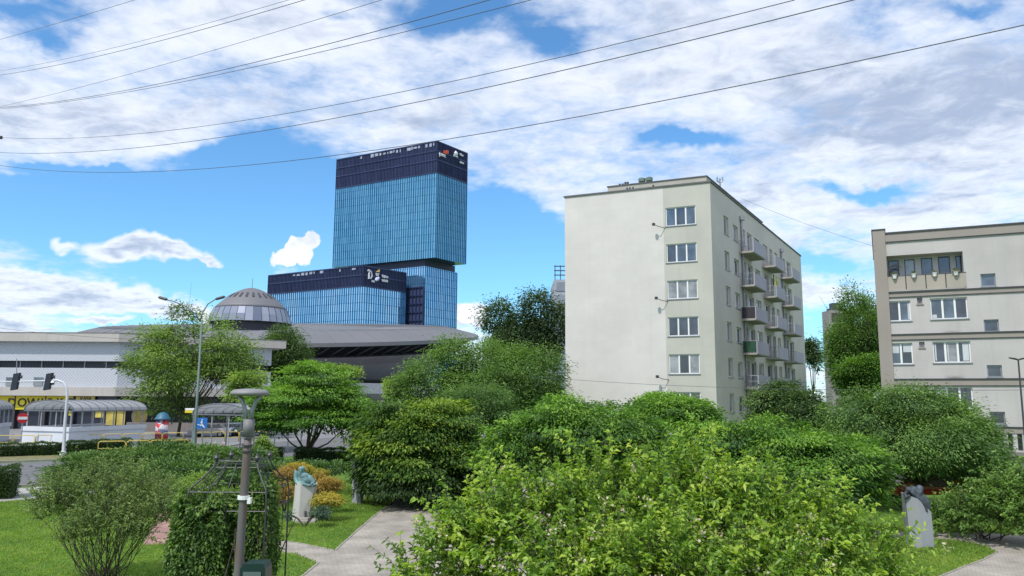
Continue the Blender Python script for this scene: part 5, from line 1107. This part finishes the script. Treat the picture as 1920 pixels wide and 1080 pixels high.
tree('layered_tree', 'flat layered fresh green maple standing alone beside the grey road', None, 500, 680, 700, 815, 52, 42000, .19, LMID, 15, k=4, clump=.8, flat=.2, droop=.6, per=80, zlo=-.2, spread=.4, size=(.34, .5), tbase=.46, topt=.25, tr=.17, basepx=572, fork=.25, inner=.08, extra=[(590, 712, 62, 28), (583, 748, 92, 30), (580, 788, 100, 28), (518, 800, 38, 20), (655, 795, 42, 26), (620, 770, 72, 34), (535, 765, 52, 30)])
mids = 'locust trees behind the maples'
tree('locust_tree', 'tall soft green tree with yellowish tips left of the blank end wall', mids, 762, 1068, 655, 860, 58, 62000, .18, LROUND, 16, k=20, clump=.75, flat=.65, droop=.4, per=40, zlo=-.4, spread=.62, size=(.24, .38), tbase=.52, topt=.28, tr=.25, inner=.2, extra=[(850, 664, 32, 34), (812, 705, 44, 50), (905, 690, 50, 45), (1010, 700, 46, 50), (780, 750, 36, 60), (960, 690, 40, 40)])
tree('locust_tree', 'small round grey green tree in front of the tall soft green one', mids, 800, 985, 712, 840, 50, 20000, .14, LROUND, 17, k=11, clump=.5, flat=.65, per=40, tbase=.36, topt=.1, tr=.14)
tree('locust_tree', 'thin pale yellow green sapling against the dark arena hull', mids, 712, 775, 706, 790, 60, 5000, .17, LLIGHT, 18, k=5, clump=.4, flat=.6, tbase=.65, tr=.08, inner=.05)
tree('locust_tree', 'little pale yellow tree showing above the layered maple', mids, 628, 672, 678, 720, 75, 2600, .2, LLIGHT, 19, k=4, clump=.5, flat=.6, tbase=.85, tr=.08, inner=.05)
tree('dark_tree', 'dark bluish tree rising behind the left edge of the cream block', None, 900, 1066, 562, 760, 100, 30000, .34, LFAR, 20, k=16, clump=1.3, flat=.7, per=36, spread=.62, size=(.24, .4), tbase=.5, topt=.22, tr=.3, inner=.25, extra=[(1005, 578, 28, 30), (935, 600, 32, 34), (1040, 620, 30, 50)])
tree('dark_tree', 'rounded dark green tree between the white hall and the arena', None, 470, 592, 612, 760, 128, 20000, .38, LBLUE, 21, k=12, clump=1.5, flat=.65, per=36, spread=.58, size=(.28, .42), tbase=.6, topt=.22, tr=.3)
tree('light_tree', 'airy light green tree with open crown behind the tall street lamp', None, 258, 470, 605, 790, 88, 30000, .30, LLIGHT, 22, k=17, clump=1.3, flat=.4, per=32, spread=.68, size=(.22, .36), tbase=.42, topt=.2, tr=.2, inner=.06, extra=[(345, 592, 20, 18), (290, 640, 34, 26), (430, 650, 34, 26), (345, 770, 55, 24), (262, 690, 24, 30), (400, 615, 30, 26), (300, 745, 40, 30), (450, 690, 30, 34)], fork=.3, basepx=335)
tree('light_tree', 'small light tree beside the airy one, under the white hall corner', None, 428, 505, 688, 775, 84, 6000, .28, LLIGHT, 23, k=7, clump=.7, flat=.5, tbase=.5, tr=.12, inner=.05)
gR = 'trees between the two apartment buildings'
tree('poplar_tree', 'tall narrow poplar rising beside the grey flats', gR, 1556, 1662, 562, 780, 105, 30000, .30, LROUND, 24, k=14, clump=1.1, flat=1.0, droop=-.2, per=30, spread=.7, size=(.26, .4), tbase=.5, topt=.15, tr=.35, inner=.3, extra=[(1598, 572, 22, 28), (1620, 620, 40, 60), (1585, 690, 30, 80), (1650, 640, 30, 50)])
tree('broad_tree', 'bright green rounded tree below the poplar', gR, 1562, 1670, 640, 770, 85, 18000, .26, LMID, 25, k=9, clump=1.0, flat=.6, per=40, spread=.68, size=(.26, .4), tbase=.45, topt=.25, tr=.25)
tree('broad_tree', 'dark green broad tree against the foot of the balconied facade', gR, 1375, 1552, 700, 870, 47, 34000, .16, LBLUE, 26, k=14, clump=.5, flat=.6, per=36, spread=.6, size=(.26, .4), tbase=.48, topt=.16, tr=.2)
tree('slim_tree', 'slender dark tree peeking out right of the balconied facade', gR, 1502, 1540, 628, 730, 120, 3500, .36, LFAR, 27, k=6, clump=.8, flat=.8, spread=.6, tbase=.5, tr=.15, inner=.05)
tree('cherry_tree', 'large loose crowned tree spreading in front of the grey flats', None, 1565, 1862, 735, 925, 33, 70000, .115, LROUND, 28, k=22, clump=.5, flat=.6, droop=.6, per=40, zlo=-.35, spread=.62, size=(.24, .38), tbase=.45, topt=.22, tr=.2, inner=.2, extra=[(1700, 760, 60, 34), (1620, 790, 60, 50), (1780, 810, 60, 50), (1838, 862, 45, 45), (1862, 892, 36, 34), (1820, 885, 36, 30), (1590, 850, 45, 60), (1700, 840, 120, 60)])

# ================================================================ SHRUBS
def shrub(name, label, group, lobes, n, leaf, material, seed, stem=.03, **kw):
    rng = np.random.default_rng(seed); L_ = [[*at(x, y, Y), rx * Y / FPX, rx * Y / FPX * .9, rz_ * Y / FPX] for x, y, Y, rx, rz_ in lobes]
    for l in L_: l[2] = max(l[2], l[5] * .75)
    b = Vector((sum(l[0] for l in L_) / len(L_), sum(l[1] for l in L_) / len(L_), 0)); t = thing(name, label, 'shrub', b, group); kw.setdefault('clump', .25); kw.setdefault('flat', .5)
    crown('leaves', rng, L_, n, leaf, material, t, **kw); mb = MB()
    for l in L_:
        for _ in range(3): e_ = Vector(l[:3]) + Vector(rdir(rng, 1, -.2)[0]) * l[5] * .6; mb.tube([b, b.lerp(e_, .5) + Vector((0, 0, .1)), e_], [stem, stem * .7, stem * .3], 5)
    mb.build('stems', BARK, t); return t
LJUN = leafmat('leaf_juniper', (0.026, 0.072, 0.026), (0.058, 0.145, 0.038), (0.123, 0.246, 0.058), .15)
LGOLD = leafmat('leaf_gold', (.14, .17, .025), (.34, .32, .04), (.48, .40, .06), .3)
LORNG = leafmat('leaf_orange', (.16, .13, .035), (.33, .21, .06), (.42, .33, .08), .3)
LHEDGE = leafmat('leaf_hedge', (0.019, 0.052, 0.016), (0.046, 0.104, 0.026), (0.091, 0.182, 0.039), .2)
LTEAL = leafmat('leaf_teal', (.05, .10, .07), (.09, .17, .12), (.14, .24, .16), .2)
juns = 'spreading junipers along the road'
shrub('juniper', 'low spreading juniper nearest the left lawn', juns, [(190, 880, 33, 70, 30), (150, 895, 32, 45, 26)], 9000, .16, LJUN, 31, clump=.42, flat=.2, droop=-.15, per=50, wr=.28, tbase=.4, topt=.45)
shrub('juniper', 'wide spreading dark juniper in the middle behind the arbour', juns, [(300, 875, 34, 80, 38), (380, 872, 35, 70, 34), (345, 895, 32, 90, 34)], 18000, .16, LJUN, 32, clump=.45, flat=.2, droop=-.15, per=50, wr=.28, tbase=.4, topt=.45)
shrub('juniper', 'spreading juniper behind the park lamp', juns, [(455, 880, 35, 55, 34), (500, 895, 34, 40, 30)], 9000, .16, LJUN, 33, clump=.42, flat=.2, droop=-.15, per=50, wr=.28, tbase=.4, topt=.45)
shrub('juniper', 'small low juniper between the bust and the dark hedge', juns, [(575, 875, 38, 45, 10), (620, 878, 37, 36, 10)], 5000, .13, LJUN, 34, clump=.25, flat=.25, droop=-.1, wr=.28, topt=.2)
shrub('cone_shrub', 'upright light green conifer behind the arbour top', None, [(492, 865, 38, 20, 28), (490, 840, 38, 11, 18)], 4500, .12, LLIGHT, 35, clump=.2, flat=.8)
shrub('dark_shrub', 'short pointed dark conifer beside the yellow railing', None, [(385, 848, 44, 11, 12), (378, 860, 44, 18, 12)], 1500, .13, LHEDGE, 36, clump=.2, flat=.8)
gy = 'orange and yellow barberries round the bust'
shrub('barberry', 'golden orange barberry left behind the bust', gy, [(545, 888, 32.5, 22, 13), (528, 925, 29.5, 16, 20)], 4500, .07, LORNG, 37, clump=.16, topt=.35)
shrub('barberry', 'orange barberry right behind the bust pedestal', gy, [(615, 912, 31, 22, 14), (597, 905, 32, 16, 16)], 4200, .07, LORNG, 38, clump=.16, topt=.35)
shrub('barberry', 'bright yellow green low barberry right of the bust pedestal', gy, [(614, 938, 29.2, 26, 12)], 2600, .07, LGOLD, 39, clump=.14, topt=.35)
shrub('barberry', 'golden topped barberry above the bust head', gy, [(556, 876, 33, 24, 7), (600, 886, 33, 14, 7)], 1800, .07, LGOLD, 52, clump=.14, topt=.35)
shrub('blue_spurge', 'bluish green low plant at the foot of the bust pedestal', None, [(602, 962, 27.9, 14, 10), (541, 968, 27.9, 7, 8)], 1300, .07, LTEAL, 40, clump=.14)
shrub('garden_shrub', 'loose mixed green and orange shrub left behind the creeper', None, [(335, 925, 24, 34, 24), (372, 915, 25, 24, 24)], 5000, .08, LLIGHT, 41, clump=.2, tbase=.6)
def hedge(label, pts, w, h, n, leaf, seed, group='clipped hedges'):
    rng = np.random.default_rng(seed); t = thing('hedge', label, 'hedge', pts[0].lerp(pts[-1], .5), group); P_, A_ = [], []
    tot = sum((b - a).length for a, b in zip(pts, pts[1:]))
    mb = MB()
    for a, b in zip(pts, pts[1:]):
        d = b - a; u = d.normalized(); nn = Vector((u.y, -u.x, 0)); m_ = int(n * d.length / tot)
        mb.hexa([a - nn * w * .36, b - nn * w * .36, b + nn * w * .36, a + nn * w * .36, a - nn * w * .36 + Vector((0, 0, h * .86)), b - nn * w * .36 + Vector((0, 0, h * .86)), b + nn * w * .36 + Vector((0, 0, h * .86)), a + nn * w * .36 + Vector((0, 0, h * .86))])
        for _ in range(m_):
            k = rng.random(); s = rng.uniform(-.03, 1.03); dz = rng.uniform(0, 1)
            bump_ = .05 * math.sin(s * d.length * 3.1) + .04 * math.sin(s * d.length * 7.3)
            if k < .4: o = nn * (w / 2 + bump_) ; z = dz * h; ax_ = nn
            elif k < .75: o = nn * rng.uniform(-.5, .5) * w; z = h + bump_; ax_ = Vector((0, 0, 1))
            elif k < .9: o = -nn * (w / 2 + bump_); z = dz * h; ax_ = -nn
            else: o = nn * rng.uniform(-.5, .5) * w; z = dz * h; s = rng.choice([-.01, 1.01]); ax_ = u * (1 if s > .5 else -1)
            p = a + d * s + o; P_.append((p.x + rng.normal(0, .04), p.y + rng.normal(0, .04), z + rng.normal(0, .04))); A_.append(tuple(ax_ + Vector(rng.normal(0, .6, 3)) + Vector((0, 0, .3))))
    P_, A_ = np.array(P_), np.array(A_); k = len(P_)
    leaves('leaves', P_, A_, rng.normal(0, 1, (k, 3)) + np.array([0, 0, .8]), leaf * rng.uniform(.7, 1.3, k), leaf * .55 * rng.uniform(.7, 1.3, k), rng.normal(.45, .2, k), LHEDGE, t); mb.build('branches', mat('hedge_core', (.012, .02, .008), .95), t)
hedge('clipped dark hedge block at the left edge beside the sidewalk', [gnd(-80, 936), gnd(26, 932)], 1.5, 1.30, 9000, .08, 51)
hedge('long low clipped hedge left of the traffic mast', [gnd(-60, 858), gnd(112, 852)], 1.0, .85, 7000, .11, 53)
hedge('low clipped hedge between traffic mast and lamp foot', [gnd(128, 852), gnd(238, 846)], 1.0, .9, 6000, .11, 54)
hedge('dark hedge behind the yellow railing hoops', [gnd(262, 846), gnd(350, 842)], 1.0, .75, 3500, .11, 55)
hedge('dark shaded hedge under the layered maple', [gnd(556, 873), gnd(664, 873)], 1.2, 1.05, 8000, .09, 56)
hedge('short dark hedge piece by the light gap in the road', [gnd(500, 867), gnd(528, 867)], 1.0, .9, 2500, .09, 57)

# shrubs made of arching shoots
def shootbush(name, label, cat, starts, nshoot, length, nleaf, leaf, material, seed, base, droop=.35, stemr=.006, wr=.5, tb=.5, upb=.35, lobes=None, rr=(.45, .95), stems=None, tspread=.18, barkm=BARK, blossoms=0, stz=1.0, sth=1.0):
    rng = np.random.default_rng(seed); t = thing(name, label, cat, base); L_ = np.array(lobes, float); wgt = L_[:, 3] ** 2; wgt /= wgt.sum(); mb = MB(); Pp, Aa, Nn, Tt, tips = [], [], [], [], []
    for i in range(nshoot):
        l = L_[rng.choice(len(L_), p=wgt)]; d = rdir(rng, 1, -.45)[0]; d = d / np.linalg.norm(d)
        p0 = l[:3] + d * l[3] * rng.uniform(*rr) * np.array([1, 1, .95]); dd = d * rng.uniform(.5, 1) + np.array([0, 0, upb]) + rng.normal(0, .35, 3); dd /= np.linalg.norm(dd)
        Ls = length * rng.uniform(.5, 1.35); k = 6; pts = []; p = p0.copy(); v = dd.copy()
        for j in range(k + 1): pts.append(p.copy()); p = p + v * Ls / k; v[2] -= droop / k * rng.uniform(.6, 1.4); v /= np.linalg.norm(v)
        if pts[-1][2] < .05: continue
        pts = np.array(pts); mb.tube([Vector(q) for q in pts[::2]], [stemr, stemr * .7, stemr * .5, stemr * .3], 3, cap=False); m_ = int(nleaf * rng.uniform(.7, 1.3)); tv = rng.normal(tb, tspread)
        s = rng.uniform(.02, 1, m_) * k; ii = np.minimum(s.astype(int), k - 1); fr_ = (s - ii)[:, None]; q = pts[ii] * (1 - fr_) + pts[ii + 1] * fr_; tg = pts[ii + 1] - pts[ii]; tg /= np.linalg.norm(tg, axis=1)[:, None]
        sd_ = np.cross(tg, rng.normal(0, 1, (m_, 3)) * .6 + np.array([0, 0, 1])); sd_ /= np.linalg.norm(sd_, axis=1)[:, None]; sd_ *= rng.choice([-1, 1], m_)[:, None]
        Pp.append(q); Aa.append(tg * .55 + sd_ * .9 + rng.normal(0, .25, (m_, 3))); Nn.append(np.array([0, -.15, 1]) + rng.normal(0, .45, (m_, 3))); Tt.append(tv + rng.normal(0, .1, m_) + .22 * (s / k - .5)); tips.append(pts[-1])
    Pp, Aa, Nn, Tt = map(np.concatenate, (Pp, Aa, Nn, Tt)); n = len(Pp); ls = leaf * rng.uniform(.55, 1.35, n)
    leaves('leaves', Pp, Aa, Nn, ls, ls * wr, Tt, material, t, droop=.2); mb.build('twigs', barkm, t)
    if stems:
        mb = MB(); B = Vector(base)
        for i in range(stems):
            l = L_[rng.choice(len(L_), p=wgt)]; d = rdir(rng, 1, -.3)[0]; e_ = Vector(l[:3] + d * l[3] * .7); b0 = B + Vector((rng.normal(0, .18), rng.normal(0, .18), 0)); m1 = b0.lerp(e_, .4); m1.z *= stz; m1 = m1 + Vector((0, 0, -.03)) + Vector(rng.normal(0, .06, 3)); m2 = b0.lerp(e_, .7) + Vector((0, 0, .03)) + Vector(rng.normal(0, .08, 3))
            mb.tube([b0, m1, m2, e_], [.022 * sth, .016 * sth, .010 * sth, .004], 5)
            for _ in range(3): f_ = m2 + Vector(rdir(rng, 1, -.1)[0]) * .5; mb.tube([m1.lerp(m2, rng.random()), m2.lerp(f_, .5), f_], [.011 * sth, .008 * sth, .003], 4)
        mb.build('branches', barkm, t)
    if blossoms:
        tips = np.array(tips); tips = tips[tips[:, 1] < np.percentile(tips[:, 1], 60)]; sel = tips[rng.choice(len(tips), blossoms, replace=False)]; m_ = 16; C = np.repeat(sel, m_, 0) + rng.normal(0, .045, (blossoms * m_, 3)); D_ = rng.normal(0, 1, C.shape) + np.array([0, -.4, .6])
        o = leaves('blossom', C, D_, rng.normal(0, 1, C.shape), rng.uniform(.025, .055, len(C)), rng.uniform(.02, .045, len(C)), rng.uniform(.2, 1, len(C)), leafmat('petals', (.34, .26, .18), (.52, .45, .36), (.66, .62, .54), .3), t); o['kind'] = 'stuff'
    return t
def lb(px, py, Y, rpx): p = at(px, py, Y); return [p.x, p.y, p.z, rpx * Y / FPX]
LBUSH = leafmat('leaf_bush', (.06, .145, .016), (.18, .345, .032), (.36, .51, .065), .38, .4)
big = [lb(800, 1105, 11.3, 60), lb(862, 1030, 11.4, 60), lb(910, 975, 11.6, 50), lb(870, 1130, 11.2, 90), lb(935, 1010, 11.4, 75), lb(1010, 1000, 11.4, 100), lb(1130, 960, 11.8, 105), lb(1270, 955, 12, 110), lb(1400, 990, 12, 105), lb(1520, 1020, 12, 95), lb(1620, 1085, 12, 85), lb(1050, 1130, 10.4, 140), lb(1250, 1130, 10.6, 165), lb(1450, 1150, 11, 150), lb(820, 1170, 11.0, 60), lb(1180, 1260, 10.6, 230), lb(1450, 1270, 11, 190), lb(920, 1290, 10.8, 140)]
shootbush('flowering_bush', 'huge light green flowering bush with pale blossoms filling the foreground', 'shrub', None, 3500, .66, 28, .09, LBUSH, 61, Vector((at(1230, 1000, 11.3).x, 11.3, 0)), lobes=big, rr=(.3, .86), stems=26, blossoms=110, tb=.46, upb=.5, wr=.48, tspread=.27)
LWIL = leafmat('leaf_willow', (.075, .14, .05), (.14, .24, .075), (.24, .36, .12), .3)
w_ = [lb(140, 945, 19.5, 55), lb(200, 915, 20, 60), lb(265, 920, 20, 55), lb(300, 960, 19.7, 40), lb(100, 970, 19.3, 35), lb(210, 965, 19.3, 70)]
w_ = [lb(150, 1005, 18.8, 40), lb(250, 1005, 18.8, 40), lb(110, 960, 19.2, 44), lb(285, 975, 19.2, 40), lb(200, 985, 18.9, 50), lb(120, 930, 19.5, 42), lb(180, 912, 20, 44), lb(240, 915, 20, 44), lb(290, 935, 19.7, 42), lb(85, 950, 19.3, 28), lb(200, 950, 19.3, 50), lb(315, 965, 19.5, 22)]
shootbush('willow_bush', 'grey green willow like bush with bare dark stems on the left lawn', 'shrub', None, 1250, .5, 30, .065, LWIL, 62, Vector((at(205, 1000, 19.6).x, 19.4, 0)), lobes=w_, rr=(.2, .9), stems=42, stz=.62, sth=.62, wr=.32, tb=.5, upb=.6, tspread=.25)
LR2 = leafmat('leaf_right', (0.042, 0.105, 0.022), (0.105, 0.224, 0.042), (0.196, 0.364, 0.070), .3)
w_ = [lb(1770, 985, 27, 30), lb(1835, 965, 26, 42), lb(1905, 935, 25.5, 55), lb(1960, 950, 25, 60), lb(1805, 978, 28, 30), lb(1890, 975, 25, 40)]
shootbush('leafy_bush', 'mid green leafy bush over the shaded lawn at the right edge', 'shrub', None, 1100, .7, 24, .11, LR2, 63, Vector((at(1860, 1000, 26).x, 26.3, 0)), lobes=w_, rr=(.4, .95), stems=12, tb=.5, upb=.3)

# ================================================================ GRASS, WIRES
def inpoly(x, y, poly):
    r = np.zeros(len(x), bool); n = len(poly); j = n - 1
    for i in range(n):
        xi, yi, xj, yj = poly[i].x, poly[i].y, poly[j].x, poly[j].y; c = ((yi > y) != (yj > y)) & (x < (xj - xi) * (y - yi) / (yj - yi + 1e-12) + xi); r ^= c; j = i
    return r
rng = np.random.default_rng(71)
polys = [[gnd(*p) for p in q] for q in (pathpx, pathpx2, brickpx, [(-500, 948), (60, 914), (150, 909), (230, 905), (235, 915), (120, 934), (40, 938), (-500, 985)], [(-500, 871), (0, 869), (120, 864), (330, 857), (455, 834), (650, 818), (900, 812), (900, 842), (640, 848), (520, 858), (400, 872), (250, 895), (60, 910), (-500, 940)])]
n = 190000; x = rng.uniform(-22, 2, n); y = 15 + 28 * rng.random(n) ** 1.25; x2 = rng.uniform(9.5, 17.5, 45000); y2 = rng.uniform(19, 29, 45000); x = np.concatenate([x, x2]); y = np.concatenate([y, y2])
keep = np.ones(len(x), bool)
for q in polys: keep &= ~inpoly(x, y, q)
keep &= (np.abs(x / y) < .75); x, y = x[keep], y[keep]; n = len(x)
P_ = np.stack([x, y, np.full(n, -.005)], 1); A_ = np.stack([rng.normal(0, .45, n), rng.normal(0, .45, n), np.ones(n)], 1)
LG = leafmat('leaf_grass', (.105, .215, .03), (.20, .34, .05), (.33, .42, .10), .45, .6)
patch = .45 + .16 * np.sin(x * 4.1 + y * 1.7) * np.sin(y * 3.3 - x) + .24 * np.sin(x * 1.3 + 1.1 * np.sin(y * .9)) * np.sin(y * 1.1 + x * .4); pc = np.clip(patch, 0, 1)
g = leaves('grass', P_, A_, rng.normal(0, 1, (n, 3)), rng.uniform(.05, .13, n) * (1 + .4 * pc), np.full(n, .022), pc + rng.normal(0, .15, n), LG, None, droop=.25); tag(g, 'short green lawn blades', 'grass', kind='stuff')

WIRE = mat('wire_black', (.075, .085, .095), .6, .1, 1)
def wire(p0, pm, p1, Y0, Y1, label, r=.022, group='overhead tram and power wires', ext=.12):
    A_, B_ = at(*p0, Y0), at(*p1, Y1)
    # sag so that the middle passes the wanted point
    best = min((abs(proj(A_.lerp(B_, i / 400))[0] - pm[0]), i / 400) for i in range(401))[1]; q = A_.lerp(B_, best); zq = at(pm[0], pm[1], q.y).z; s = (q.z - zq) / max(1e-4, 4 * best * (1 - best))
    pts = []
    for i in range(41):
        tt = -ext + (1 + 2 * ext) * i / 40; p = A_.lerp(B_, tt); p.z -= s * 4 * tt * (1 - tt); pts.append(p)
    rr_ = [r * max(.35, p.y / 55) for p in pts]; o = MB().tube(pts, r * .8, 5).build('overhead_wire', WIRE, smooth=True); tag(o, label, 'wire', group); return o
wire((0, 74), (123, 39), (252, 0), 60, 42, 'topmost thin wire crossing the upper left corner', .016)
wire((0, 133), (300, 68), (540, 0), 66, 36, 'upper and thinner wire of the close pair leaving the top edge left of the tower', .014)
wire((0, 141), (300, 77), (567, 1), 64, 34, 'lower and thicker wire of the close pair leaving the top edge left of the tower', .020)
wire((0, 200), (300, 123), (715, 0), 64, 30, 'single thin wire leaving the top edge straight above the tall tower left side', .014)
wire((0, 201.5), (300, 157), (917, 0), 62, 26, 'upper wire of the pair that merges at the left edge', .020)
wire((0, 204), (300, 162), (995, 0), 60, 25, 'lower wire of the pair that merges at the left edge', .017)
wire((5, 258), (640, 195), (1490, 0), 58, 20, 'wire from the dark insulator at the left edge up to the top edge', .016, ext=.0)
wire((0, 286), (640, 220), (1600, 0), 56, 18, 'wire directly below the insulator wire, ending furthest right along the top edge', .018)
wire((0, 310), (640, 290), (1920, 47), 54, 16, 'lowest long wire, passing just over the tall tower roof to the right edge', .017)
wire((1390, 372), (1529, 426), (1640, 462), 56, 50, 'faint thin wire from the cream block roof to the grey flats', .012, ext=0)
wire((1062, 711), (1380, 727), (1930, 731), 52, 32, 'low thin wire crossing in front of the blank end wall and grey flats', .013)
wire((0, 615), (100, 626), (275, 637), 66, 60, 'short low wire in front of the white hall roof', .018)
c = at(2, 258, 58); tag(MB().lathe(c, [(.06, -.12), (.14, -.05), (.05, 0), (.14, .05), (.06, .14)], 10).build('insulator', DARKM), 'small dark insulator on the wire at the left edge', 'insulator')
